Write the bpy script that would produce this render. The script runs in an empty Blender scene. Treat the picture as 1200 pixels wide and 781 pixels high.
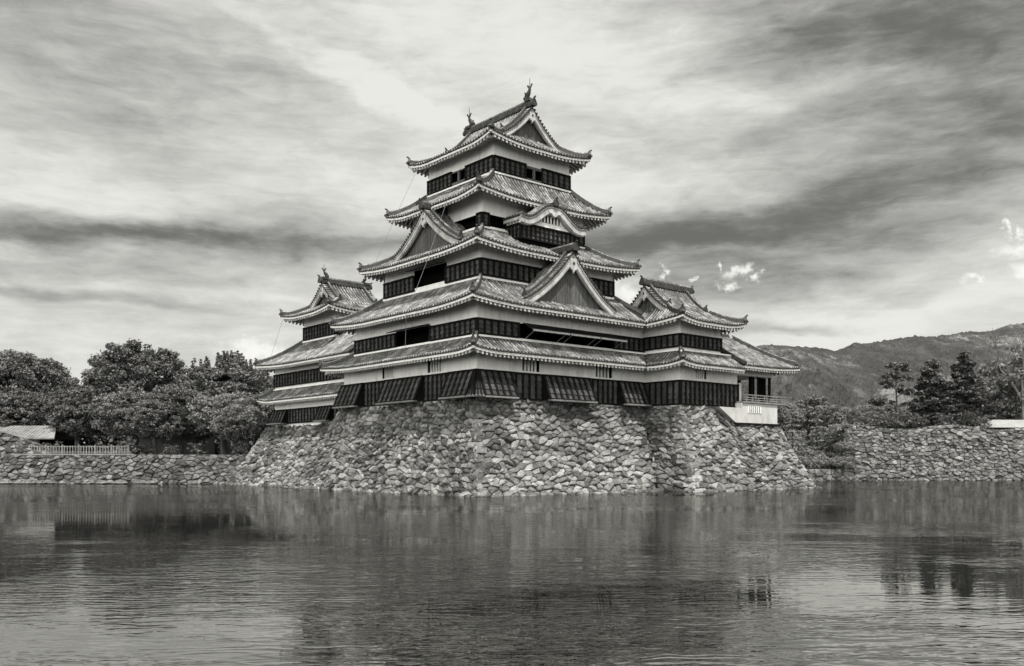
import bpy, bmesh, math, random
import numpy as np
from mathutils import Vector

# ------------------------------------------------------------------ scene, camera, sky, sun
scn = bpy.context.scene
COL = scn.collection
RAD = math.radians
AL = RAD(40.25)                       # heading of the camera relative to the castle's walls
CAMX, CAMY, CAMZ = -40.67, -52.05, 2.6
FX, FY = math.sin(AL), math.cos(AL)   # viewing direction on the ground
RX, RY = math.cos(AL), -math.sin(AL)  # to the right of it

cd = bpy.data.cameras.new('camera')
cam = bpy.data.objects.new('camera', cd)
COL.objects.link(cam)
cam.location = (CAMX, CAMY, CAMZ)
cam.rotation_euler = (RAD(90), 0, -AL)
cd.sensor_width = 36.0
cd.lens = 31.5
cd.shift_y = 0.1229
cd.clip_start = 0.1
cd.clip_end = 20000
scn.camera = cam

SUN_DIR = Vector((-0.23, -0.973, 0)).normalized()
SUN_EL = RAD(66)
sd = bpy.data.lights.new('sun', 'SUN')
sd.energy = 5.0
sd.angle = RAD(0.53)
sd.color = (1.0, 0.985, 0.955)
sun = bpy.data.objects.new('sun', sd)
COL.objects.link(sun)
to_sun = Vector((SUN_DIR.x * math.cos(SUN_EL), SUN_DIR.y * math.cos(SUN_EL), math.sin(SUN_EL)))
sun.rotation_euler = to_sun.to_track_quat('Z', 'Y').to_euler()

scn.view_settings.view_transform = 'Standard'
scn.view_settings.look = 'None'
scn.view_settings.exposure = 0.25
scn.view_settings.gamma = 1.0
scn.view_settings.use_curve_mapping = False
scn.render.engine = 'CYCLES'
scn.cycles.use_denoising = True
scn.cycles.max_bounces = 6
scn.cycles.transparent_max_bounces = 6
scn.cycles.caustics_reflective = False
scn.cycles.caustics_refractive = False
SKY_K = 0.1


class NT:
    """small helper for writing node trees"""
    def __init__(s, tree):
        s.t = tree
        s.n = tree.nodes
        s.l = tree.links

    def new(s, typ, **kw):
        n = s.n.new(typ)
        for k, v in kw.items():
            setattr(n, k, v)
        return n

    def put(s, sock, val):
        if isinstance(val, bpy.types.NodeSocket):
            s.l.new(val, sock)
        else:
            sock.default_value = val

    def math(s, op, a, b=None, c=None, clamp=False):
        n = s.new('ShaderNodeMath', operation=op, use_clamp=clamp)
        s.put(n.inputs[0], a)
        if b is not None:
            s.put(n.inputs[1], b)
        if c is not None:
            s.put(n.inputs[2], c)
        return n.outputs[0]

    def vmath(s, op, a, b=None):
        n = s.new('ShaderNodeVectorMath', operation=op)
        s.put(n.inputs[0], a)
        if b is not None:
            s.put(n.inputs[1], b)
        return n.outputs['Value'] if op in ('DOT_PRODUCT', 'LENGTH') else n.outputs[0]

    def noise(s, vec, scale, detail=4, rough=0.55, dist=0.0):
        n = s.new('ShaderNodeTexNoise')
        if vec is not None:
            s.l.new(vec, n.inputs['Vector'])
        n.inputs['Scale'].default_value = scale
        n.inputs['Detail'].default_value = detail
        n.inputs['Roughness'].default_value = rough
        n.inputs['Distortion'].default_value = dist
        return n.outputs['Fac']

    def ramp(s, fac, stops):
        n = s.new('ShaderNodeValToRGB')
        s.l.new(fac, n.inputs['Fac'])
        el = n.color_ramp.elements
        while len(el) > 1:
            el.remove(el[-1])
        for i, (p, v) in enumerate(stops):
            e = el[0] if i == 0 else el.new(p)
            e.position = p
            c = v if isinstance(v, tuple) else (v, v, v)
            e.color = (c[0], c[1], c[2], 1)
        return n.outputs['Color']

    def mapping(s, vec, loc=(0, 0, 0), rot=(0, 0, 0), scale=(1, 1, 1), typ='POINT'):
        n = s.new('ShaderNodeMapping', vector_type=typ)
        s.l.new(vec, n.inputs['Vector'])
        n.inputs['Location'].default_value = loc
        n.inputs['Rotation'].default_value = rot
        n.inputs['Scale'].default_value = scale
        return n.outputs[0]

    def mix(s, fac, a, b):
        n = s.new('ShaderNodeMix', data_type='RGBA')
        s.put(n.inputs[0], fac)
        s.put(n.inputs[6], a if isinstance(a, bpy.types.NodeSocket) else (a[0], a[1], a[2], 1))
        s.put(n.inputs[7], b if isinstance(b, bpy.types.NodeSocket) else (b[0], b[1], b[2], 1))
        return n.outputs[2]


def px_dir(x, y):
    """azimuth and tangent of the elevation of a direction, from the calibrated view"""
    return (x - 600) / 1050.0, (538 - y) / 1050.0


def build_world():
    w = bpy.data.worlds.new('World')
    scn.world = w
    w.use_nodes = True
    t = NT(w.node_tree)
    t.n.clear()
    out = t.new('ShaderNodeOutputWorld')
    bg = t.new('ShaderNodeBackground')
    bg.inputs['Strength'].default_value = SKY_K
    t.l.new(bg.outputs[0], out.inputs['Surface'])
    sky = t.new('ShaderNodeTexSky', sky_type='NISHITA')
    sky.sun_disc = False
    sky.sun_elevation = SUN_EL
    sky.sun_rotation = math.atan2(SUN_DIR.x, SUN_DIR.y)
    bw = t.new('ShaderNodeRGBToBW')
    t.l.new(sky.outputs[0], bw.inputs[0])
    tc = t.new('ShaderNodeTexCoord')
    d = tc.outputs['Generated']
    dF = t.vmath('DOT_PRODUCT', d, (FX, FY, 0))
    dR = t.vmath('DOT_PRODUCT', d, (RX, RY, 0))
    sep = t.new('ShaderNodeSeparateXYZ')
    t.l.new(d, sep.inputs[0])
    # clouds are laid out over the whole dome by azimuth and elevation
    az = t.math('ARCTAN2', dR, dF)
    hor = t.math('SQRT', t.math('ADD', t.math('MULTIPLY', dF, dF), t.math('MULTIPLY', dR, dR)))
    el = t.math('ARCTAN2', sep.outputs['Z'], hor)
    cmb = t.new('ShaderNodeCombineXYZ')
    t.l.new(az, cmb.inputs[0])
    t.l.new(el, cmb.inputs[1])
    p0 = cmb.outputs[0]
    # warp
    wn = t.new('ShaderNodeTexNoise')
    t.l.new(t.mapping(p0, scale=(2.2, 5.0, 1)), wn.inputs['Vector'])
    wn.inputs['Scale'].default_value = 2.2
    wn.inputs['Detail'].default_value = 5
    wn.inputs['Roughness'].default_value = 0.55
    wo = t.vmath('SUBTRACT', wn.outputs['Color'], (0.5, 0.5, 0.5))
    sc = t.vmath('MULTIPLY', wo, (0.24, 0.085, 0))
    p = t.vmath('ADD', p0, sc)

    def azel(x, y):
        tx, tz = px_dir(x, y)
        a = math.atan(tx)
        return a, math.atan(tz * math.cos(a))

    acc = None
    # base brightness, fading gently with elevation
    base = t.ramp(t.math('MULTIPLY_ADD', el, 1.0, 0.0), [(0.0, 0.72), (0.12, 0.72), (0.25, 0.73), (0.5, 0.66), (1.0, 0.5)])
    b2 = t.new('ShaderNodeRGBToBW')
    t.l.new(base, b2.inputs[0])
    acc = b2.outputs[0]
    blobs = [  # x, y, half width, half height (photo px of the direction), tilt, amount
        (20, 10, 330, 110, 0.35, -0.24), (250, 175, 250, 75, 0.25, -0.07), (330, 90, 170, 45, 0.45, -0.10),
        (250, 275, 540, 22, -0.01, -0.52), (60, 280, 300, 38, 0.0, -0.16), (330, 248, 230, 16, -0.02, -0.14),
        (130, 318, 280, 17, 0.0, -0.14), (60, 345, 260, 13, 0.02, -0.28), (300, 306, 180, 14, 0.0, -0.10), (180, 372, 300, 20, 0, -0.06),
        (440, 105, 210, 15, 0.40, 0.24), (520, 140, 170, 12, 0.30, 0.16), (640, 60, 320, 100, 0.1, 0.16), (500, 205, 300, 50, 0.1, 0.13), (80, 215, 300, 40, 0.05, 0.10),
        (1180, 20, 400, 85, 0.1, -0.48), (960, 30, 250, 55, 0.1, -0.14), (1150, 155, 250, 50, -0.05, -0.46), (1010, 118, 190, 32, 0.0, -0.15), (860, 158, 150, 34, -0.12, -0.17),
        (720, 170, 90, 34, 0.0, -0.10),
        (930, 248, 310, 48, -0.06, -0.50), (810, 275, 240, 54, 0.0, -0.20), (1060, 285, 230, 36, -0.22, -0.16), (850, 332, 220, 34, -0.1, -0.22), (960, 300, 240, 36, -0.1, -0.10), (760, 300, 150, 60, 0, -0.10), (1120, 330, 150, 26, -0.22, -0.1),
        (940, 386, 140, 9, -0.02, -0.26), (880, 384, 170, 9, 0, -0.10),
        (870, 285, 120, 8, -0.03, 0.16), (1010, 296, 80, 12, 0.1, 0.16), (1040, 195, 330, 18, -0.04, 0.20), (980, 95, 170, 16, 0.0, 0.12),
        (1080, 368, 280, 30, -0.16, 0.24), (640, 230, 160, 60, 0.0, 0.08), (700, 60, 130, 60, 0.2, 0.06),
    ]
    for (x, y, hw, hh, rot, amt) in blobs:
        a, e = azel(x, y)
        a2, e2 = azel(x + 1, y)
        m = t.mapping(p, loc=(a, e, 0), rot=(0, 0, -rot), scale=(hw / 1050.0 * 1.25, hh / 1050.0 * 1.25, 1), typ='TEXTURE')
        g = t.new('ShaderNodeTexGradient', gradient_type='SPHERICAL')
        t.l.new(m, g.inputs[0])
        sm = t.new('ShaderNodeMapRange', interpolation_type='SMOOTHSTEP')
        t.l.new(g.outputs['Fac'], sm.inputs['Value'])
        acc = t.math('MULTIPLY_ADD', sm.outputs[0], amt, acc)
    # streaky detail
    st = t.noise(t.mapping(p, rot=(0, 0, 0.10), scale=(2.2, 9.0, 1)), 2.4, 7, 0.60, 0.5)
    st2 = t.noise(t.mapping(p0, rot=(0, 0, -0.25), scale=(3.0, 8.0, 1)), 5.0, 6, 0.6, 0.6)
    acc = t.math('MULTIPLY_ADD', t.math('SUBTRACT', st, 0.5), 0.50, acc)
    acc = t.math('MULTIPLY_ADD', t.math('SUBTRACT', st2, 0.5), 0.36, acc)
    st3 = t.noise(t.mapping(p0, rot=(0, 0, 0.06), scale=(3.0, 17.0, 1)), 6.0, 8, 0.66, 0.5)
    acc = t.math('MULTIPLY_ADD', t.math('SUBTRACT', st3, 0.5), 0.30, acc)
    acc = t.math('SMOOTH_MAX', acc, 0.15, 0.16)
    acc = t.math('SMOOTH_MIN', acc, 0.86, 0.12)
    # slight glow round the sun, plus an added fill brightening the left walls
    rear = t.new('ShaderNodeMapRange', interpolation_type='SMOOTHSTEP')
    t.l.new(t.vmath('DOT_PRODUCT', d, tuple(to_sun)), rear.inputs['Value'])
    rear.inputs['From Min'].default_value = 0.45
    rear.inputs['From Max'].default_value = 1.0
    back = t.new('ShaderNodeMapRange', interpolation_type='SMOOTHSTEP')
    t.l.new(t.vmath('DOT_PRODUCT', d, (-0.93, -0.36, 0.0)), back.inputs['Value'])  # added fill glow, out of view, along the left walls' outward direction
    back.inputs['From Min'].default_value = 0.2
    back.inputs['From Max'].default_value = 0.95
    glow = t.math('ADD', t.math('MULTIPLY_ADD', rear.outputs[0], 0.3, 1.0), t.math('MULTIPLY', back.outputs[0], 3.4))
    # small bright cumulus puffs low in the sky
    pn = t.new('ShaderNodeTexNoise')
    t.l.new(p0, pn.inputs['Vector'])
    pn.inputs['Scale'].default_value = 48
    pn.inputs['Detail'].default_value = 5
    pn.inputs['Roughness'].default_value = 0.62
    pw = t.vmath('MULTIPLY', t.vmath('SUBTRACT', pn.outputs['Color'], (0.5, 0.5, 0.5)), (0.052, 0.042, 0))
    q = t.vmath('ADD', p0, pw)
    puffs = [(866, 316, 20, 6, -0.35), (855, 334, 12, 5, 0.1), (886, 324, 9, 5, -0.3), (842, 312, 5, 4, 0), (735, 345, 26, 20, 0), (298, 414, 46, 15, 0), (325, 420, 40, 12, 0), (782, 319, 7, 6, 0), (808, 326, 4, 4, 0),
             (1188, 292, 20, 11, 0.1), (1180, 268, 5, 7, 0), (1143, 328, 12, 5, 0), (1205, 316, 18, 8, 0), (1195, 272, 6, 5, 0)]
    cum = None
    for (x, y, hw, hh, rot) in puffs:
        a, e = azel(x, y)
        m = t.mapping(q, loc=(a, e, 0), rot=(0, 0, -rot), scale=(hw / 1050.0 * 1.5, hh / 1050.0 * 1.5, 1), typ='TEXTURE')
        g = t.new('ShaderNodeTexGradient', gradient_type='SPHERICAL')
        t.l.new(m, g.inputs[0])
        cum = g.outputs['Fac'] if cum is None else t.math('MAXIMUM', cum, g.outputs['Fac'])
    sm = t.new('ShaderNodeMapRange', interpolation_type='SMOOTHSTEP')
    t.l.new(cum, sm.inputs['Value'])
    sm.inputs['From Min'].default_value = 0.16
    sm.inputs['From Max'].default_value = 0.95
    cfac = t.math('MULTIPLY', sm.outputs[0], 0.92)
    lum = t.math('ADD', t.math('MULTIPLY', acc, t.math('SUBTRACT', 1.0, cfac)), t.math('MULTIPLY', cfac, 1.02))
    lum = t.math('MULTIPLY', t.math('MULTIPLY', lum, glow), 0.85 / SKY_K)
    # clear sky shows a little between the cloud sheets
    tot = t.math('ADD', t.math('MULTIPLY', lum, 0.93), t.math('MULTIPLY', bw.outputs[0], 0.05))
    cc = t.new('ShaderNodeCombineColor')
    t.put(cc.inputs[0], t.math('MULTIPLY', tot, 1.0))
    t.put(cc.inputs[1], t.math('MULTIPLY', tot, 0.995))
    t.put(cc.inputs[2], t.math('MULTIPLY', tot, 0.945))
    t.l.new(cc.outputs[0], bg.inputs['Color'])


build_world()

# ------------------------------------------------------------------ materials


def material(name):
    m = bpy.data.materials.new(name)
    m.use_nodes = True
    t = NT(m.node_tree)
    b = m.node_tree.nodes['Principled BSDF']
    return m, t, b


def bump(t, b, height, strength, dist):
    n = t.new('ShaderNodeBump')
    n.inputs['Strength'].default_value = strength
    n.inputs['Distance'].default_value = dist
    t.l.new(height, n.inputs['Height'])
    t.l.new(n.outputs[0], b.inputs['Normal'])


def obj_co(t):
    return t.new('ShaderNodeTexCoord').outputs['Object']


def warm(v):
    return (v, v * 0.992, v * 0.955)


def mat_noise(name, lo, hi, scale, rough=0.8, bs=0.0, bscale=30, stretch=(1, 1, 1), detail=5, island=0.0, spec=0.5):
    m, t, b = material(name)
    co = t.mapping(obj_co(t), scale=stretch)
    n = t.noise(co, scale, detail, 0.6)
    c = t.ramp(n, [(0.3, warm(lo)), (0.7, warm(hi))])
    if island:
        g = t.new('ShaderNodeNewGeometry')
        r = t.math('MULTIPLY_ADD', g.outputs['Random Per Island'], island * 2, 1 - island)
        c = t.vmath('MULTIPLY', c, r)
    t.l.new(c, b.inputs['Base Color'])
    b.inputs['Roughness'].default_value = rough
    b.inputs['Specular IOR Level'].default_value = spec
    if bs:
        bump(t, b, t.noise(co, bscale, 4, 0.6), bs, 0.05)
    return m


M = {}


def make_materials():
    # roof tile: grey fired clay, patchy, faint courses
    m, t, b = material('roof_tile')
    co = obj_co(t)
    n = t.noise(co, 0.9, 5, 0.65)
    n2 = t.noise(co, 7.0, 3, 0.6)
    gi = t.new('ShaderNodeNewGeometry').outputs['Random Per Island']
    vo = t.new('ShaderNodeTexVoronoi')
    t.l.new(co, vo.inputs['Vector'])
    vo.inputs['Scale'].default_value = 3.4
    vb = t.new('ShaderNodeRGBToBW')
    t.l.new(vo.outputs['Color'], vb.inputs[0])
    s = t.math('ADD', t.math('MULTIPLY', n, 0.60), t.math('ADD', t.math('MULTIPLY', n2, 0.24), t.math('MULTIPLY', vb.outputs[0], 0.16)))
    s = t.math('ADD', s, t.math('MULTIPLY', t.math('SUBTRACT', gi, 0.5), 0.07))
    c = t.ramp(s, [(0.37, warm(0.05)), (0.5, warm(0.14)), (0.62, warm(0.36))])
    t.l.new(c, b.inputs['Base Color'])
    b.inputs['Roughness'].default_value = 0.5
    b.inputs['Specular IOR Level'].default_value = 0.4
    bump(t, b, n2, 0.5, 0.04)
    M['tile'] = m
    M['tile_pan'] = mat_noise('tile_pans', 0.010, 0.035, 3.5, 0.75, 0.5, 9, spec=0.1)  # shade and dirt between the ribs put into a near-black colour
    M['tile_dark'] = mat_noise('ridge_tile', 0.018, 0.06, 4.0, 0.6, 0.4, 9, spec=0.25)
    # plaster with faint vertical weather streaks
    m, t, b = material('white_plaster')
    co = obj_co(t)
    a = t.noise(t.mapping(co, scale=(2.2, 2.2, 0.35)), 1.4, 6, 0.65)
    a2 = t.noise(co, 0.5, 4, 0.6)
    s = t.math('ADD', t.math('MULTIPLY', a, 0.6), t.math('MULTIPLY', a2, 0.4))
    c = t.ramp(s, [(0.26, warm(0.42)), (0.41, warm(0.76)), (0.54, warm(0.88))])
    t.l.new(c, b.inputs['Base Color'])
    b.inputs['Roughness'].default_value = 0.85
    bump(t, b, t.noise(co, 12, 4, 0.6), 0.15, 0.02)
    M['plaster'] = m
    M['old_plaster'] = mat_noise('old_plaster', 0.36, 0.56, 1.3, 0.9, 0.2, 10, (1, 1, 0.4), 6)
    M['trim_plaster'] = mat_noise('weathered_trim_plaster', 0.24, 0.58, 1.6, 0.85, 0.2, 10, (1, 1, 0.6), 6)
    M['soffit'] = mat_noise('shade_toned_soffit', 0.018, 0.045, 3, 0.9, spec=0.1)  # shade between the rafters is put into this dark soffit colour
    M['board'] = mat_noise('black_boards', 0.022, 0.085, 2.5, 0.65, 0.35, 14, (1, 1, 0.5), 5, 0.4, spec=0.2)
    M['batten'] = mat_noise('black_battens', 0.004, 0.010, 6, 0.7, 0.2, 20, spec=0.08)
    M['plank'] = mat_noise('weathered_planks', 0.035, 0.11, 3.0, 0.75, 0.4, 8, (3, 3, 0.5), 5, 0.3)
    M['wood'] = mat_noise('grey_wood', 0.10, 0.24, 3.0, 0.8, 0.3, 10, (1, 1, 1), 5, 0.2)
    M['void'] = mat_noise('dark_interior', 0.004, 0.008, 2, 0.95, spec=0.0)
    M['metal'] = mat_noise('cable_metal', 0.12, 0.2, 5, 0.5)
    # stones of the base, each with its own tone
    m, t, b = material('base_stone')
    co = obj_co(t)
    g = t.new('ShaderNodeNewGeometry')
    r = g.outputs['Random Per Island']
    n = t.noise(co, 2.6, 6, 0.65)
    n2 = t.noise(co, 14, 4, 0.6)
    big = t.noise(co, 0.22, 4, 0.6)
    s = t.math('ADD', t.math('ADD', t.math('MULTIPLY', r, 0.30), t.math('MULTIPLY', n, 0.52)), t.math('ADD', t.math('MULTIPLY', n2, 0.18), t.math('MULTIPLY', t.math('SUBTRACT', big, 0.5), 0.5)))
    c = t.ramp(s, [(0.30, warm(0.035)), (0.43, warm(0.095)), (0.57, warm(0.18)), (0.74, warm(0.34))])
    t.l.new(c, b.inputs['Base Color'])
    b.inputs['Roughness'].default_value = 0.85
    b.inputs['Specular IOR Level'].default_value = 0.3
    bump(t, b, t.math('ADD', t.math('MULTIPLY', n, 0.7), t.math('MULTIPLY', n2, 0.3)), 0.9, 0.10)
    M['stone'] = m
    M['wall_stone'] = mat_noise('grey_wall_stone', 0.04, 0.22, 1.6, 0.9, 0.9, 6, (1, 1, 1), 6, 0.5)
    M['joint'] = mat_noise('stone_joint_earth', 0.02, 0.05, 3, 0.95)
    m2 = mat_noise('bank_stone', 0.025, 0.15, 1.3, 0.9, 0.9, 6, (1, 1, 1), 6, 0.65)
    M['bank'] = m2
    M['earth'] = mat_noise('earth', 0.07, 0.15, 0.6, 0.95, 0.5, 2)
    M['moss'] = mat_noise('grass_cover', 0.05, 0.13, 1.5, 0.95, 0.8, 4)
    M['rooflight'] = mat_noise('pale_shed_roof', 0.10, 0.24, 1.0, 0.7, 0.2, 6)
    M['white_canvas'] = mat_noise('white_canvas', 0.20, 0.30, 1.0, 0.8)
    M['bark'] = mat_noise('bark', 0.03, 0.09, 4, 0.95, 0.8, 9, (1, 1, 0.3))

    def leaf(name, lo, hi, tr):
        m, t, b = material(name)
        g = t.new('ShaderNodeNewGeometry')
        oi = t.new('ShaderNodeObjectInfo')
        n = t.noise(obj_co(t), 0.55, 3, 0.6)
        s = t.math('ADD', t.math('MULTIPLY', g.outputs['Random Per Island'], 0.55), t.math('MULTIPLY', n, 0.45))
        s = t.math('ADD', s, t.math('MULTIPLY', t.math('SUBTRACT', oi.outputs['Random'], 0.5), 0.16))
        c = t.ramp(s, [(0.15, warm(lo)), (0.85, warm(hi))])
        t.l.new(c, b.inputs['Base Color'])
        b.inputs['Roughness'].default_value = 0.55
        b.inputs['Specular IOR Level'].default_value = 0.35
        tn = t.new('ShaderNodeBsdfTranslucent')
        t.l.new(c, tn.inputs['Color'])
        mx = t.new('ShaderNodeMixShader')
        mx.inputs[0].default_value = tr
        t.l.new(b.outputs[0], mx.inputs[1])
        t.l.new(tn.outputs[0], mx.inputs[2])
        o = m.node_tree.nodes['Material Output']
        t.l.new(mx.outputs[0], o.inputs['Surface'])
        return m
    M['leaf'] = leaf('leaves', 0.055, 0.19, 0.28)
    M['leaf_pale'] = leaf('pale_leaves', 0.08, 0.26, 0.28)
    M['leaf_light'] = leaf('light_clipped_leaves', 0.10, 0.34, 0.25)
    M['needle'] = leaf('pine_needles', 0.045, 0.15, 0.2)

    # moat water
    m, t, b = material('moat_water')
    t.n.remove(b)
    co = t.mapping(obj_co(t), rot=(0, 0, AL))       # x across, y away from the bank where one stands
    patch = t.noise(t.mapping(co, scale=(0.5, 1.0, 1)), 0.075, 4, 0.6, 0.6)
    prc = t.ramp(patch, [(0.42, 0.09), (0.51, 0.42), (0.58, 1.2)])
    pb = t.new('ShaderNodeRGBToBW')
    t.l.new(prc, pb.inputs[0])
    w1 = t.noise(t.mapping(co, rot=(0, 0, 0.25), scale=(0.62, 1.9, 1)), 1.15, 3, 0.5, 0.3)
    w2 = t.noise(t.mapping(co, rot=(0, 0, -0.2), scale=(0.7, 1.9, 1)), 3.6, 2, 0.5, 0.2)
    w3 = t.noise(t.mapping(co, scale=(0.6, 1.0, 1)), 0.5, 3, 0.5)
    wv = t.new('ShaderNodeTexWave', wave_type='BANDS', bands_direction='Y', wave_profile='SIN')
    t.l.new(t.mapping(co, rot=(0, 0, -0.16), scale=(0.55, 1.0, 1)), wv.inputs['Vector'])
    wv.inputs['Scale'].default_value = 0.95
    wv.inputs['Distortion'].default_value = 14.0
    wv.inputs['Detail'].default_value = 3.0
    wv.inputs['Detail Scale'].default_value = 1.3
    h = t.math('ADD', t.math('MULTIPLY', w1, 0.75), t.math('MULTIPLY', w2, 0.38))
    h = t.math('ADD', h, t.math('MULTIPLY', wv.outputs['Fac'], 0.22))
    h = t.math('ADD', t.math('MULTIPLY', h, pb.outputs[0]), t.math('MULTIPLY', w3, 0.12))
    bp = t.new('ShaderNodeBump')
    bp.inputs['Strength'].default_value = 1.0
    bp.inputs['Distance'].default_value = 0.016
    t.l.new(h, bp.inputs['Height'])
    gl = t.new('ShaderNodeBsdfGlossy')
    gl.inputs['Color'].default_value = (0.98, 0.975, 0.94, 1)
    gl.inputs['Roughness'].default_value = 0.015
    df = t.new('ShaderNodeBsdfDiffuse')
    df.inputs['Color'].default_value = (0.012, 0.012, 0.0115, 1)
    fr = t.new('ShaderNodeFresnel')
    fr.inputs['IOR'].default_value = 1.9
    mx = t.new('ShaderNodeMixShader')
    for n in (gl, df, fr):
        t.l.new(bp.outputs[0], n.inputs['Normal'])
    t.l.new(t.math('MAXIMUM', t.math('MINIMUM', fr.outputs[0], 0.54), 0.53), mx.inputs[0])
    t.l.new(df.outputs[0], mx.inputs[1])
    t.l.new(gl.outputs[0], mx.inputs[2])
    t.l.new(mx.outputs[0], t.n['Material Output'].inputs['Surface'])
    M['water'] = m

    # far hills: dark forest with paler broadleaf patches and bare slopes
    m, t, b = material('hill_forest')
    co = t.mapping(t.mapping(obj_co(t), rot=(0, 0, AL)), scale=(1.0, 0.12, 0.7))
    n = t.noise(co, 0.016, 7, 0.68)
    n2 = t.noise(co, 0.06, 6, 0.7)
    n3 = t.noise(co, 0.006, 3, 0.5)
    s = t.math('ADD', t.math('MULTIPLY', n, 0.5), t.math('MULTIPLY', n2, 0.5))
    s = t.math('ADD', s, t.math('MULTIPLY', t.math('SUBTRACT', n3, 0.5), 0.45))
    c = t.ramp(s, [(0.42, warm(0.05)), (0.52, warm(0.075)), (0.57, warm(0.125)), (0.65, warm(0.24))])
    t.l.new(c, b.inputs['Base Color'])
    b.inputs['Roughness'].default_value = 1.0
    b.inputs['Specular IOR Level'].default_value = 0.0
    bump(t, b, t.noise(co, 0.10, 5, 0.7), 1.0, 9.0)
    M['hill'] = m


make_materials()

# ------------------------------------------------------------------ building helpers


def at(lat, dep, z=0.0):
    """a point given in metres to the right of and ahead of where one stands on the bank"""
    return Vector((CAMX + lat * RX + dep * FX, CAMY + lat * RY + dep * FY, z))


class Frame:
    """a wall plane: a runs along it, o outwards from it, z up"""
    def __init__(s, side, pos):
        s.side, s.pos = side, pos

    def __call__(s, a, o, z):
        if s.side == '-X':
            return (s.pos - o, a, z)
        if s.side == '+X':
            return (s.pos + o, a, z)
        if s.side == '-Y':
            return (a, s.pos - o, z)
        return (a, s.pos + o, z)


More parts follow.
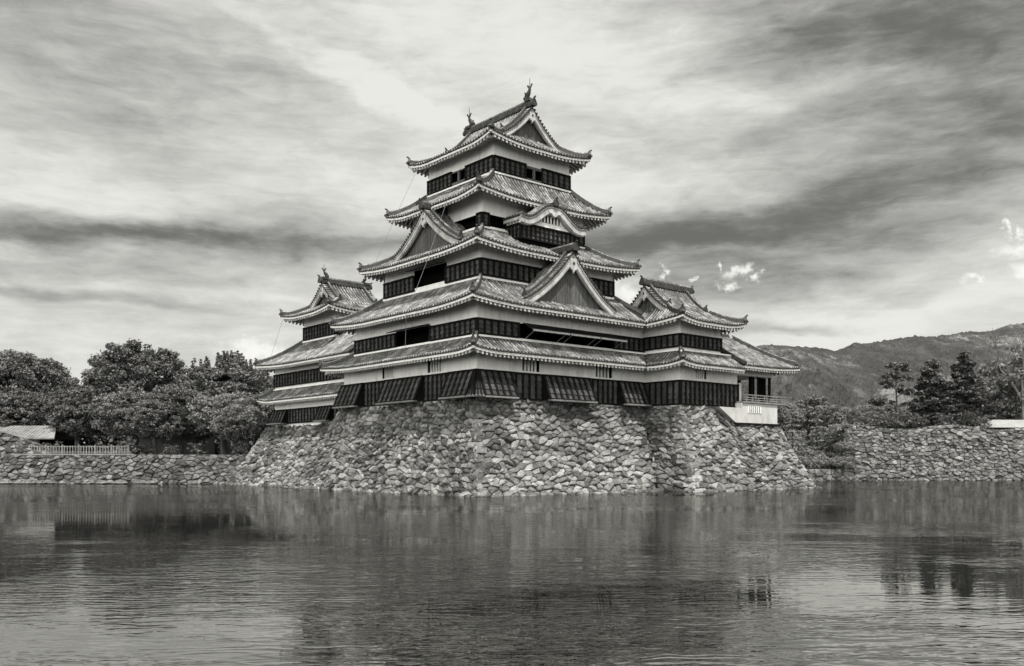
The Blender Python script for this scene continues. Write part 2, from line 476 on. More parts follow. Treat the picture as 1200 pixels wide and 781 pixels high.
class MB:
    def __init__(s):
        s.v, s.f, s.mi = [], [], []

    def poly(s, pts, mi=0):
        i = len(s.v)
        s.v += [tuple(p) for p in pts]
        s.f.append(tuple(range(i, i + len(pts))))
        s.mi.append(mi)

    def hexa(s, p, mi=0):
        """eight corners: bottom loop of four, then top loop of four"""
        i = len(s.v)
        s.v += [tuple(q) for q in p]
        for q in ((3, 2, 1, 0), (4, 5, 6, 7), (0, 1, 5, 4), (1, 2, 6, 5), (2, 3, 7, 6), (3, 0, 4, 7)):
            s.f.append(tuple(i + k for k in q))
            s.mi.append(mi)

    def box(s, x0, y0, z0, x1, y1, z1, mi=0):
        s.hexa([(x0, y0, z0), (x1, y0, z0), (x1, y1, z0), (x0, y1, z0), (x0, y0, z1), (x1, y0, z1), (x1, y1, z1), (x0, y1, z1)], mi)

    def fbox(s, F, a0, a1, o0, o1, z0, z1, mi=0):
        s.hexa([F(a0, o0, z0), F(a1, o0, z0), F(a1, o1, z0), F(a0, o1, z0), F(a0, o0, z1), F(a1, o0, z1), F(a1, o1, z1), F(a0, o1, z1)], mi)

    def grid(s, rows, mi=0):
        i = len(s.v)
        n = len(rows[0])
        for r in rows:
            s.v += [tuple(p) for p in r]
        for j in range(len(rows) - 1):
            for k in range(n - 1):
                a = i + j * n + k
                s.f.append((a, a + 1, a + n + 1, a + n))
                s.mi.append(mi)

    def sweep(s, path, w, h, mi=0, taper=1.0, caps=True, dz=0.0):
        """a bar of rectangular section along a path, kept upright"""
        path = [Vector(p) for p in path]
        n = len(path)
        loops = []
        for k, p in enumerate(path):
            d = path[min(k + 1, n - 1)] - path[max(k - 1, 0)]
            hd = Vector((d.x, d.y, 0))
            if hd.length < 1e-6:
                hd = Vector((1, 0, 0))
            hd.normalize()
            side = Vector((-hd.y, hd.x, 0))
            up = d.normalized().cross(side) * -1
            if up.z < 0:
                up = -up
            f = 1 + (taper - 1) * k / max(1, n - 1)
            ww, hh = w * f * 0.5, h * f
            b = p + Vector((0, 0, dz))
            loops.append([b - side * ww, b + side * ww, b + side * ww * 0.75 + up * hh, b - side * ww * 0.75 + up * hh])
        i = len(s.v)
        for L in loops:
            s.v += [tuple(q) for q in L]
        for k in range(n - 1):
            for j in range(4):
                a = i + k * 4 + j
                b2 = i + k * 4 + (j + 1) % 4
                s.f.append((a, b2, b2 + 4, a + 4))
                s.mi.append(mi)
        if caps:
            s.f.append((i, i + 1, i + 2, i + 3))
            s.mi.append(mi)
            e = i + (n - 1) * 4
            s.f.append((e + 3, e + 2, e + 1, e))
            s.mi.append(mi)

    def tube(s, path, radii, n=6, mi=0):
        path = [Vector(p) for p in path]
        if not isinstance(radii, (list, tuple)):
            radii = [radii] * len(path)
        i = len(s.v)
        for k, p in enumerate(path):
            d = (path[min(k + 1, len(path) - 1)] - path[max(k - 1, 0)]).normalized()
            a = d.cross(Vector((0.3, 0.2, 1)) if abs(d.z) < 0.9 else Vector((1, 0.1, 0))).normalized()
            b = d.cross(a)
            for j in range(n):
                q = p + (a * math.cos(2 * math.pi * j / n) + b * math.sin(2 * math.pi * j / n)) * radii[k]
                s.v.append(tuple(q))
        for k in range(len(path) - 1):
            for j in range(n):
                a0 = i + k * n + j
                a1 = i + k * n + (j + 1) % n
                s.f.append((a0, a1, a1 + n, a0 + n))
                s.mi.append(mi)
        s.f.append(tuple(range(i + n - 1, i - 1, -1)))
        s.mi.append(mi)
        e = i + (len(path) - 1) * n
        s.f.append(tuple(range(e, e + n)))
        s.mi.append(mi)

    def extrude(s, poly, fn, d0, d1, mi=0):
        """polygon of (a, z) pairs pushed from depth d0 to d1; fn(a, d, z) gives the point"""
        n = len(poly)
        i = len(s.v)
        for d in (d0, d1):
            s.v += [tuple(fn(a, d, z)) for a, z in poly]
        s.f.append(tuple(range(i, i + n)))
        s.f.append(tuple(range(i + 2 * n - 1, i + n - 1, -1)))
        s.mi += [mi, mi]
        for k in range(n):
            k2 = (k + 1) % n
            s.f.append((i + k, i + k2, i + n + k2, i + n + k))
            s.mi.append(mi)

    def build(s, name, mats, parent=None, smooth=False, root=None):
        if not isinstance(mats, (list, tuple)):
            mats = [mats]
        me = bpy.data.meshes.new(name)
        org = Vector((0, 0, 0))
        p = parent
        while p is not None:
            org = org + Vector(p.location)
            p = p.parent
        vs = s.v if org.length == 0 else [(x - org.x, y - org.y, z - org.z) for x, y, z in s.v]
        me.from_pydata(vs, [], s.f)
        for m in mats:
            me.materials.append(m)
        if len(mats) > 1:
            me.polygons.foreach_set('material_index', s.mi)
        if smooth:
            me.polygons.foreach_set('use_smooth', [True] * len(s.f))
        me.update()
        o = bpy.data.objects.new(name, me)
        COL.objects.link(o)
        if parent is not None:
            o.parent = parent
        return o


def thing(name, label, cat, loc=(0, 0, 0), group=None):
    o = bpy.data.objects.new(name, None)
    o.empty_display_size = 0.5
    COL.objects.link(o)
    o.location = loc
    o['label'] = label
    o['category'] = cat
    if group:
        o['group'] = group
    return o


def tag(o, label, cat, group=None):
    o['label'] = label
    o['category'] = cat
    if group:
        o['group'] = group
    return o


def structure(o):
    o['kind'] = 'structure'
    return o


# ------------------------------------------------------------------ roofs
RIB_P, RIB_W, RIB_H = 0.34, 0.095, 0.10


def rib(mb, pts, side, up):
    """half round tile row along pts; side and up are unit vectors"""
    i = len(mb.v)
    sx, ux = Vector(side), Vector(up)
    for p in pts:
        p = Vector(p)
        for (a, b) in ((-1, -0.1), (-0.6, 0.85), (0.6, 0.85), (1, -0.1)):
            q = p + sx * (a * RIB_W) + ux * (b * RIB_H)
            mb.v.append(tuple(q))
    for k in range(len(pts) - 1):
        for j in range(3):
            a = i + k * 4 + j
            mb.f.append((a, a + 1, a + 5, a + 4))
            mb.mi.append(0)


def disc(mb, c, side, up, r, mi=1):
    c, sx, ux = Vector(c), Vector(side), Vector(up)
    mb.poly([c + sx * (r * math.cos(t)) + ux * (r * math.sin(t)) for t in [k * math.pi / 3 for k in range(6)]], mi)


class Slope:
    """one side of a hipped roof; a along the eave, d from the inner edge outwards"""
    def __init__(s, F, W, zi, ze, alo, ahi, up0=0.4, up1=0.4, curve=0.28):
        s.F, s.W, s.zi, s.ze, s.alo, s.ahi, s.up0, s.up1, s.c = F, W, zi, ze, alo, ahi, up0, up1, curve

    def z(s, a, d):
        t = max(0.0, d / s.W)
        z = s.zi + (s.ze - s.zi) * (t + s.c * t * (1 - t))
        lo0, lo1 = s.alo(0), s.alo(s.W)
        hi0, hi1 = s.ahi(0), s.ahi(s.W)
        if s.up0:
            c = (a - lo1) / max(0.3, lo0 - lo1)
            z += s.up0 * max(0.0, 1 - c / 1.7) ** 2 * t ** 1.5
        if s.up1:
            c = (hi1 - a) / max(0.3, hi1 - hi0)
            z += s.up1 * max(0.0, 1 - c / 1.7) ** 2 * t ** 1.5
        return z

    def P(s, a, d, dz=0.0):
        return s.F(a, d, s.z(a, d) + dz)

    def build(s, tb, eb, ov, rafters=True, nd=7):
        F, W = s.F, s.W
        amid = 0.5 * (s.alo(W) + s.ahi(W))
        side = (Vector(F(1, 0, 0)) - Vector(F(0, 0, 0)))
        na = max(6, int((s.ahi(W) - s.alo(W)) / 0.9))
        rows = []
        for k in range(nd + 1):
            d = W * k / nd
            rows.append([s.P(s.alo(d) + (s.ahi(d) - s.alo(d)) * j / na, d) for j in range(na + 1)])
        tb.grid(rows, 2)
        # rib rows
        amin = min(s.alo(0), s.alo(W))
        amax = max(s.ahi(0), s.ahi(W))
        nrib = int((amax - amin) / RIB_P)
        ds = [W * k / 40 for k in range(41)]
        for r in range(nrib + 1):
            a = amin + 0.12 + r * RIB_P + random.uniform(-0.02, 0.02)
            ok = [d for d in ds if s.alo(d) - 0.01 <= a <= s.ahi(d) + 0.01]
            if len(ok) < 3:
                continue
            d0, d1 = ok[0], ok[-1]
            n = max(2, int(nd * (d1 - d0) / W + 0.5))
            full = d1 > W - 0.01
            if full:
                d1 = W + 0.04
            zj = random.uniform(-0.025, 0.02)
            pts = [s.P(a, d0 + (d1 - d0) * k / n, zj + random.uniform(-0.008, 0.008)) for k in range(n + 1)]
            rib(tb, pts, side, (0, 0, 1))
            if full:
                c = Vector(s.P(a, W)) + (Vector(F(0, 1, 0)) - Vector(F(0, 0, 0))) * 0.05
                disc(tb, c + Vector((0, 0, 0.01)), side, (0, 0, 1), 0.105)
        # eave edge: tile lip, white fascia, soffit, rafter ends
        a0, a1 = s.alo(W), s.ahi(W)
        xs = [a0 + (a1 - a0) * j / na for j in range(na + 1)]
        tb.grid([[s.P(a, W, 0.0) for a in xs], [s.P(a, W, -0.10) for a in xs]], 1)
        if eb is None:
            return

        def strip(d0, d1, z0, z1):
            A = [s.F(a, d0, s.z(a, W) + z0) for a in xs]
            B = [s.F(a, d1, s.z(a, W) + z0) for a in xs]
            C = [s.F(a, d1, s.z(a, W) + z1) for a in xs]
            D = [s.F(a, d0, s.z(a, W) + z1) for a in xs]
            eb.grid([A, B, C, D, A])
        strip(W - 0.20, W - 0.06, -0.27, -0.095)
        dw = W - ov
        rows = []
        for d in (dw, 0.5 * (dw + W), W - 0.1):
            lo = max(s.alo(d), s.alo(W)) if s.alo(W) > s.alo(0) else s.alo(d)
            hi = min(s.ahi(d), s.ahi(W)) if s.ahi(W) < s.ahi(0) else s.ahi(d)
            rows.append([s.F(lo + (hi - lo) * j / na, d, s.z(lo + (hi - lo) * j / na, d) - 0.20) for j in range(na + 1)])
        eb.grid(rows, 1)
        if rafters:
            n = int((a1 - a0) / 0.41)
            for k in range(n + 1):
                a = a0 + 0.15 + k * 0.41
                if a > a1 - 0.1:
                    break
                dst = dw
                for d in ds:
                    if s.alo(d) <= a <= s.ahi(d):
                        dst = max(dw, d)
                        break
                if W - 0.2 - dst < 0.15:
                    continue
                w = 0.082
                q = []
                for dz in (-0.53, -0.19):
                    for (aa, dd) in ((a - w, dst), (a + w, dst), (a + w, W - 0.10), (a - w, W - 0.10)):
                        q.append(s.F(aa, dd, s.z(aa, dd) + dz + (-0.0)))
                eb.hexa(q, 2)


def ornament_end(mb, p, dirv, size=0.55, mi=0):
    """ridge-end tile: shield plate with a forward curling horn"""
    p = Vector(p)
    d = Vector((dirv[0], dirv[1], 0)).normalized()
    sd = Vector((-d.y, d.x, 0))
    S = size
    poly = [(-0.45, -0.35), (0.45, -0.35), (0.55, -0.05), (0.36, 0.35), (0.20, 0.62), (0, 0.72), (-0.20, 0.62), (-0.36, 0.35), (-0.55, -0.05)]

    def fn(a, o, z):
        return p + sd * (a * S) + d * o + Vector((0, 0, z * S))
    mb.extrude(poly, fn, -0.08, 0.14, mi)
    mb.tube([p + d * 0.02 + Vector((0, 0, 0.55 * S)), p + d * 0.2 * S + Vector((0, 0, 0.78 * S)), p + d * 0.5 * S + Vector((0, 0, 0.92 * S))], [0.16 * S, 0.15 * S, 0.12 * S], 6, mi)


def hip_ridge(parent, sl, corner_a_fn, lift=0.0, size=0.5, big=True):
    """ridge of stacked tiles along a hip: corner_a_fn(d) gives a on the hip"""
    mb = MB()
    n = 9
    pts = []
    for k in range(n + 1):
        d = sl.W * (0.02 + 0.93 * k / n)
        p = Vector(sl.P(corner_a_fn(d), d))
        t = k / n
        p.z += lift * t ** 6
        pts.append(p)
    mb.sweep(pts, 0.36, 0.34, 0, dz=-0.05)
    mb.sweep([p + Vector((0, 0, 0.27)) for p in pts], 0.22, 0.12, 1)
    d = pts[-1] - pts[-2]
    ornament_end(mb, pts[-1] + Vector((0, 0, 0.12)), (d.x, d.y), size, 0)
    # short lower ridge out to the corner
    e = Vector(sl.P(corner_a_fn(sl.W), sl.W))
    u = (e - pts[-1])
    u.z = 0
    u.normalize()
    mb.sweep([pts[-1], e + Vector((0, 0, 0.02)), e + u * 0.15 + Vector((0, 0, 0.12))], 0.28, 0.2, 0)
    return mb.build('hip_ridge', [M['tile_dark'], M['tile']], parent)


def ring(parent, inner, outer, zi, ze, ov, up=0.4, sides=('-X', '-Y', '+X', '+Y'), cut=None, hips='all', curve=0.28, flash=True, zis=None):
    """hipped skirt roof between an inner and an outer rectangle (x0, y0, x1, y1).
    cut maps a side to (alo, ahi, up0, up1) where the roof runs into another one."""
    ix0, iy0, ix1, iy1 = inner
    ox0, oy0, ox1, oy1 = outer
    tb, eb, fb = MB(), MB(), MB()
    slopes = {}
    for sd in sides:
        if sd == '-X':
            F, W, i0, i1, o0, o1 = Frame('-X', ix0), ix0 - ox0, iy0, iy1, oy0, oy1
            ovv = ov[0] if isinstance(ov, tuple) else ov
        elif sd == '+X':
            F, W, i0, i1, o0, o1 = Frame('+X', ix1), ox1 - ix1, iy0, iy1, oy0, oy1
            ovv = ov[0] if isinstance(ov, tuple) else ov
        elif sd == '-Y':
            F, W, i0, i1, o0, o1 = Frame('-Y', iy0), iy0 - oy0, ix0, ix1, ox0, ox1
            ovv = ov[1] if isinstance(ov, tuple) else ov
        else:
            F, W, i0, i1, o0, o1 = Frame('+Y', iy1), oy1 - iy1, ix0, ix1, ox0, ox1
            ovv = ov[1] if isinstance(ov, tuple) else ov
        alo = (lambda d, i0=i0, o0=o0, W=W: i0 + (o0 - i0) * d / W)
        ahi = (lambda d, i1=i1, o1=o1, W=W: i1 + (o1 - i1) * d / W)
        u0 = u1 = up
        if cut and sd in cut:
            c = cut[sd](W)
            alo, ahi = c[0] or alo, c[1] or ahi
            u0, u1 = c[2] if c[2] is not None else up, c[3] if c[3] is not None else up
        sl = Slope(F, W, zi, ze, alo, ahi, u0, u1, curve)
        sl.build(tb, eb, min(ovv, W))
        slopes[sd] = sl
        if flash:
            fb.fbox(F, alo(0) - 0.1, ahi(0) + 0.1, -0.02, 0.20, zi - 0.06, zi + 0.075)
    roof = tb.build('roof', [M['tile'], M['tile_dark'], M['tile_pan']], parent)
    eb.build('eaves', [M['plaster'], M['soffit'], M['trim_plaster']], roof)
    if flash:
        fb.build('ridge_course', M['plaster'], roof)
    hl = {'--': ('-X', 0, '-Y', 0), '+-': ('-Y', 1, '+X', 0), '-+': ('-X', 1, '+Y', 0), '++': ('+X', 1, '+Y', 1)}
    for k, (s1, e1, s2, e2) in hl.items():
        if hips != 'all' and k not in hips:
            continue
        for sd, e in ((s1, e1), (s2, e2)):
            if sd in slopes:
                sl = slopes[sd]
                hip_ridge(roof, sl, sl.ahi if e else sl.alo, 0.12)
                break
    return roof, slopes


def gable(parent, F, ac, hw, za, zf, back, verge=0.45, c=0.42, thick=0.52, name='gable', planks=True, ridge=True, wall_mat=None, desc=True, ext=1.06):
    """gable seen end on: tiled slopes with a concave line, white bargeboards, plank wall, pendant."""
    def zt(t):
        return za - (za - zf) * ((1 + c) * t - c * t * t)

    def pt(sg, t, o, n=0.0):
        e = 0.01
        dz = (zt(t + e) - zt(t - e)) / (2 * e * hw)
        L = math.sqrt(1 + dz * dz)
        # outward normal of the slope in (a, z)
        nx, nz = sg * (-dz) / L, 1 / L
        return F(ac + sg * t * hw + nx * n, o, zt(t) + nz * n)

    side_o = Vector(F(0, 1, 0)) - Vector(F(0, 0, 0))
    n = 12
    tb = MB()
    for sg in (-1, 1):
        ts = [ext * k / n for k in range(n + 1)]
        tb.grid([[pt(sg, t, o) for t in ts] for o in (verge, 0, -back)], 2)
        tb.grid([[pt(sg, t, verge) for t in ts], [pt(sg, t, verge, -0.09) for t in ts]], 1)
        tb.grid([[pt(sg, t, verge, -0.09) for t in ts], [pt(sg, t, 0, -0.09) for t in ts], [pt(sg, t, -back, -0.09) for t in ts]], 1)
        o = verge - 0.95
        while o > -back:
            pts = [pt(sg, t, o) for t in ts]
            a = Vector(pts[n // 2]) - Vector(pts[n // 2 - 1])
            up = a.cross(side_o).normalized()
            if up.z < 0:
                up = -up
            rib(tb, pts, side_o, up)
            disc(tb, Vector(pts[-1]) + (Vector(pts[-1]) - Vector(pts[-2])).normalized() * 0.03, side_o, up, 0.1)
            o -= RIB_P
        # verge: short cross rows ending in round tile faces
        slope_len = math.hypot(hw, za - zf) * 1.05
        m = int(slope_len / 0.30)
        for k in range(1, m + 1):
            t = k / m
            a = Vector(pt(sg, t + 0.01, 0)) - Vector(pt(sg, t - 0.01, 0))
            a.normalize()
            up = a.cross(side_o).normalized()
            if up.z < 0:
                up = -up
            rib(tb, [pt(sg, t, verge + 0.05), pt(sg, t, verge - 0.50)], a, up)
            disc(tb, Vector(pt(sg, t, verge + 0.055, 0.02)), a, up, 0.11)
    roof = tb.build(name + '_roof', [M['tile'], M['tile_dark'], M['tile_pan']], parent)
    # descending ridges behind the verge, main ridge, end tiles
    rb = MB()
    if desc:
        for sg in (-1, 1):
            pts = [pt(sg, t, verge - 0.68, 0.0) for t in [0.05 + 0.90 * k / 10 for k in range(11)]]
            rb.sweep(pts, 0.30, 0.26, 0)
            rb.sweep([Vector(p) + Vector((0, 0, 0.27)) for p in pts], 0.2, 0.1, 1)
            dv = Vector(pts[-1]) - Vector(pts[-2])
            ornament_end(rb, Vector(pts[-1]) + Vector((0, 0, 0.15)), (dv.x, dv.y), 0.5, 0)
    if ridge:
        p0, p1 = Vector(F(ac, verge + 0.02, za)), Vector(F(ac, -back, za))
        rb.sweep([p0, p1], 0.44, 0.50, 0)
        rb.sweep([p0 + Vector((0, 0, 0.50)), p1 + Vector((0, 0, 0.50))], 0.28, 0.14, 1)
        for k in range(int(back / 0.9)):
            q = Vector(F(ac, verge - 0.4 - 0.9 * k, za + 0.08))
            rb.box(q.x - 0.24, q.y - 0.24, q.z, q.x + 0.24, q.y + 0.24, q.z + 0.3, 0)
        ornament_end(rb, Vector(F(ac, verge + 0.12, za + 0.22)), tuple(side_o)[:2], 0.58, 0)
    rb.build('gable_ridge', [M['tile_dark'], M['tile']], roof if parent.parent is None else parent)
    # bargeboards in three steps
    bb = MB()
    for sg in (-1, 1):
        ts = [(ext + 0.01) * k / n for k in range(n + 1)]
        k = thick / 0.52
        for (n0, n1, o1) in ((-0.09, -0.20 * k, verge - 0.03), (-0.20 * k, -0.30 * k, verge - 0.10), (-0.30 * k, -0.55 * k, verge - 0.055), (-0.55 * k, -0.64 * k, verge - 0.12)):
            A = [pt(sg, t, o1 - 0.2, n0) for t in ts]
            B = [pt(sg, t, o1, n0) for t in ts]
            Cc = [pt(sg, t, o1, n1) for t in ts]
            D = [pt(sg, t, o1 - 0.2, n1) for t in ts]
            bb.grid([A, B, Cc, D, A])
            bb.poly([A[-1], B[-1], Cc[-1], D[-1]])
            bb.poly([A[0], B[0], Cc[0], D[0]])
    bb.build('bargeboard', M['trim_plaster'], parent)
    # plank wall set back behind them
    pb = MB()
    w = 0.24
    x = -hw
    while x < hw:
        xa, xb = x + 0.008, x + w - 0.008
        tops = []
        for xx in (xa, xb):
            t = min(1.0, abs(xx) / hw)
            tops.append(zt(t) - 0.14)
        if min(tops) > zf + 0.02:
            jit = random.uniform(0, 0.03)
            q = []
            for (o0, o1) in ((-0.35, -0.10 + jit),):
                q = [F(ac + xa, o0, zf - 0.3), F(ac + xb, o0, zf - 0.3), F(ac + xb, o1, zf - 0.3), F(ac + xa, o1, zf - 0.3),
                     F(ac + xa, o0, tops[0]), F(ac + xb, o0, tops[1]), F(ac + xb, o1, tops[1]), F(ac + xa, o1, tops[0])]
            pb.hexa(q)
        x += w
    pb.build('gable_boards', wall_mat or M['plank'], parent)
    # pendant under the apex
    gb = MB()
    g = thick / 0.52
    zc = za - 0.95 * g - (za - zf) * 0.05
    shp = [(-0.30, 0.55), (0.30, 0.55), (0.34, 0.15), (0.30, -0.02), (0.42, -0.12), (0.26, -0.34), (0.12, -0.36), (0, -0.62), (-0.12, -0.36), (-0.26, -0.34), (-0.42, -0.12), (-0.30, -0.02), (-0.34, 0.15)]
    gb.extrude([(ac + a * g, zc + z * g) for a, z in shp], lambda a, d, z: F(a, d, z), verge - 0.16, verge + 0.02, 0)
    gb.extrude([(ac + 0.13 * g * math.cos(k * math.pi / 3), zc + 0.16 * g + 0.13 * g * math.sin(k * math.pi / 3)) for k in range(6)], lambda a, d, z: F(a, d, z), verge + 0.0, verge + 0.05, 1)
    gb.build('gable_pendant', [M['trim_plaster'], M['tile_dark']], parent)
    return roof, pt


# ------------------------------------------------------------------ walls


def wall_face(mb, F, a0, a1, z0, z1, holes=(), mi=0, depth=0.7, void=1):
    """a wall plane with rectangular openings that lead into dark recesses"""
    xs = sorted({a0, a1, *[h[0] for h in holes], *[h[1] for h in holes]})
    zs = sorted({z0, z1, *[h[2] for h in holes], *[h[3] for h in holes]})
    for i in range(len(xs) - 1):
        for j in range(len(zs) - 1):
            cx, cz = 0.5 * (xs[i] + xs[i + 1]), 0.5 * (zs[j] + zs[j + 1])
            if any(h[0] < cx < h[1] and h[2] < cz < h[3] for h in holes):
                continue
            mb.poly([F(xs[i], 0, zs[j]), F(xs[i + 1], 0, zs[j]), F(xs[i + 1], 0, zs[j + 1]), F(xs[i], 0, zs[j + 1])], mi)
    for (h0, h1, g0, g1) in [h[:4] for h in holes]:
        D = -depth
        mb.poly([F(h0, D, g0), F(h1, D, g0), F(h1, D, g1), F(h0, D, g1)], void)
        mb.poly([F(h0, 0, g0), F(h1, 0, g0), F(h1, D, g0), F(h0, D, g0)], void)
        mb.poly([F(h0, 0, g1), F(h1, 0, g1), F(h1, D, g1), F(h0, D, g1)], void)
        mb.poly([F(h0, 0, g0), F(h0, D, g0), F(h0, D, g1), F(h0, 0, g1)], void)
        mb.poly([F(h1, 0, g0), F(h1, D, g0), F(h1, D, g1), F(h1, 0, g1)], void)


def wall_block(parent, x0, y0, x1, y1, z0, z1, holes=None, name='wall'):
    """four walls; holes maps a side to openings (a0, a1, z0, z1)"""
    holes = holes or {}
    mb = MB()
    wall_face(mb, Frame('-X', x0), y0, y1, z0, z1, holes.get('-X', ()))
    wall_face(mb, Frame('-Y', y0), x0, x1, z0, z1, holes.get('-Y', ()))
    wall_face(mb, Frame('+X', x1), y0, y1, z0, z1, holes.get('+X', ()))
    wall_face(mb, Frame('+Y', y1), x0, x1, z0, z1, holes.get('+Y', ()))
    return mb.build(name, [M['plaster'], M['void']], parent)


def cladding(mb, F, a0, a1, z0, z1, pitch=0.62, rows=4, gaps=(), lean=None, base=0.02):
    """lapped black boards under upright battens; mesh slots: boards, battens.
    lean(z) adds an outward flare."""
    lean = lean or (lambda z: 0.0)

    def fb(b0, b1, o0a, o1a, o0b, o1b, za, zb, mi):
        la, lb = lean(za), lean(zb)
        mb.hexa([F(b0, o0a + la, za), F(b1, o0a + la, za), F(b1, o1a + la, za), F(b0, o1a + la, za), F(b0, o0b + lb, zb), F(b1, o0b + lb, zb), F(b1, o1b + lb, zb), F(b0, o1b + lb, zb)], mi)
    segs = []
    c = a0
    for g in sorted(gaps):
        if g[0] > c + 0.05:
            segs.append((c, g[0]))
        c = g[1]
    if a1 > c + 0.05:
        segs.append((c, a1))
    for (s0, s1) in segs:
        n = max(1, round((s1 - s0) / pitch))
        p = (s1 - s0) / n
        for k in range(n):
            for r in range(rows):
                za = z0 + (z1 - z0) * r / rows
                zb = z0 + (z1 - z0) * (r + 1) / rows
                j = random.uniform(-0.008, 0.008)
                fb(s0 + k * p, s0 + (k + 1) * p, base, base + 0.085 + j, base, base + 0.005 + j, za, zb + 0.02 if r < rows - 1 else zb, 0)
        for k in range(n + 1):
            x = s0 + k * p
            fb(x - 0.10, x + 0.10, base, base + 0.125, base, base + 0.115, z0, z1, 1)
        fb(s0 - 0.05, s1 + 0.05, base, base + 0.17, base, base + 0.17, z0 - 0.02, z0 + 0.10, 1)
        fb(s0 - 0.05, s1 + 0.05, base, base + 0.18, base, base + 0.18, z1 - 0.10, z1 + 0.02, 1)


def clad_part(parent, F, a0, a1, z0, z1, pitch=0.62, rows=4, gaps=()):
    """one board panel per stretch between openings"""
    c = a0
    o = None
    for g in sorted(gaps) + [(a1, a1)]:
        if g[0] > c + 0.05:
            mb = MB()
            cladding(mb, F, c, g[0], z0, z1, pitch, rows)
            o = mb.build('board_cladding', [M['board'], M['batten']], parent)
        c = g[1]
    return o


def flare(parent, F, a0, a1, z0, z1, out=0.85, left=True, right=True):
    """stone-drop bay: board panel leaning outwards at its foot, with a pale sill"""
    mb = MB()
    ln = lambda z: 0.16 + out * (z1 - z) / (z1 - z0)
    cladding(mb, F, a0, a1, z0, z1, 0.66, 4, lean=ln, base=0.0)
    for flag, a in ((left, a0), (right, a1)):
        if flag:
            mb.poly([F(a, 0, z0), F(a, ln(z0), z0), F(a, ln(z1), z1), F(a, 0, z1)], 1)
    mb.fbox(F, a0 - 0.06, a1 + 0.06, out - 0.05, out + 0.34, z0 - 0.12, z0, 2)
    mb.poly([F(a0, 0, z0 - 0.01), F(a1, 0, z0 - 0.01), F(a1, out, z0 - 0.01), F(a0, out, z0 - 0.01)], 1)
    return mb.build('stone_drop_bay', [M['board'], M['batten'], M['wood']], parent)


def barred_window(parent, F, a0, a1, z0, z1, n=5):
    """upright plastered bars and a frame in a wall opening"""
    mb = MB()
    p = (a1 - a0) / n
    for k in range(1, n):
        a = a0 + k * p
        mb.fbox(F, a - 0.075, a + 0.075, -0.14, -0.02, z0, z1)
    mb.fbox(F, a0 - 0.07, a0, -0.1, 0.03, z0 - 0.02, z1 + 0.02)
    mb.fbox(F, a1, a1 + 0.07, -0.1, 0.03, z0 - 0.02, z1 + 0.02)
    return mb.build('barred_window', M['plaster'], parent)


def shutter(parent, F, a0, a1, z_top, drop, out, edge=True):
    """shutter hinged at its head and propped open"""
    mb = MB()
    zb = z_top - drop
    mb.hexa([F(a0, 0.12, z_top - 0.07), F(a1, 0.12, z_top - 0.07), F(a1, out, zb - 0.07), F(a0, out, zb - 0.07),
             F(a0, 0.12, z_top), F(a1, 0.12, z_top), F(a1, out, zb), F(a0, out, zb)], 0)
    if edge:
        mb.fbox(F, a0 + 0.02, a1 - 0.02, out - 0.02, out + 0.06, zb - 0.12, zb + 0.02, 1)
    for a in (a0 + 0.3, a1 - 0.3) if edge else ():
        mb.tube([F(a, 0.1, zb - 0.55), F(a, out - 0.1, zb - 0.05)], 0.03, 5, 1)
    return mb.build('shutter', [M['batten'], M['wood']], parent)


def seams(parent, F, spots, z0, z1):
    for a in spots:
        mb = MB()
        mb.fbox(F, a - 0.035, a + 0.035, -0.02, 0.03, z0, z1)
        mb.fbox(F, a - 0.10, a + 0.10, -0.02, 0.55, z1 - 0.22, z1 - 0.005)
        mb.build('plaster_rib', M['plaster'], parent)


def roof_fish(parent, p, dirv, h=1.25, spike=True):
    """ridge-end fish: head down on the ridge, tail in the air"""
    mb = MB()
    p = Vector(p)
    d = Vector((dirv[0], dirv[1], 0)).normalized()
    s = Vector((-d.y, d.x, 0))
    U = Vector((0, 0, 1))
    path = [p + d * 0.30 * h, p + d * 0.34 * h + U * 0.18 * h, p + d * 0.22 * h + U * 0.38 * h, p + d * 0.04 * h + U * 0.56 * h, p - d * 0.04 * h + U * 0.76 * h, p + d * 0.05 * h + U * 0.98 * h]
    mb.tube(path, [0.17 * h, 0.23 * h, 0.19 * h, 0.14 * h, 0.09 * h, 0.03 * h], 8)
    mb.box(p.x - 0.3, p.y - 0.3, p.z - 0.15, p.x + 0.3, p.y + 0.3, p.z + 0.08)
    tail = path[4]
    for sg in (-1, 1):
        mb.hexa([tail - s * 0.03, tail + s * 0.03, tail + s * 0.03 + d * sg * 0.1, tail - s * 0.03 + d * sg * 0.1,
                 tail - s * 0.02 + d * sg * 0.18 * h + U * 0.34 * h, tail + s * 0.02 + d * sg * 0.18 * h + U * 0.34 * h, tail + s * 0.02 + d * sg * 0.30 * h + U * 0.28 * h, tail - s * 0.02 + d * sg * 0.30 * h + U * 0.28 * h])
        fin = path[2]
        mb.hexa([fin + s * sg * 0.1, fin + s * sg * 0.14, fin + s * sg * 0.14 + U * 0.1, fin + s * sg * 0.1 + U * 0.1,
                 fin + s * sg * 0.26 * h + U * 0.05, fin + s * sg * 0.28 * h + U * 0.06, fin + s * sg * 0.26 * h + U * 0.2, fin + s * sg * 0.24 * h + U * 0.2])
    for k in range(0):
        q = path[1 + k] - d * (0.18 - 0.03 * k) * h
        mb.hexa([q - s * 0.03, q + s * 0.03, q + s * 0.03 + d * 0.15, q - s * 0.03 + d * 0.15, q - s * 0.02 - d * 0.14 + U * 0.16, q + s * 0.02 - d * 0.14 + U * 0.16, q + s * 0.02 + U * 0.2, q - s * 0.02 + U * 0.2])
    if spike:
        mb.tube([path[4], path[4] + U * 0.75 * h], [0.035, 0.02], 5)
    return mb.build('ridge_fish', M['tile_dark'], parent)

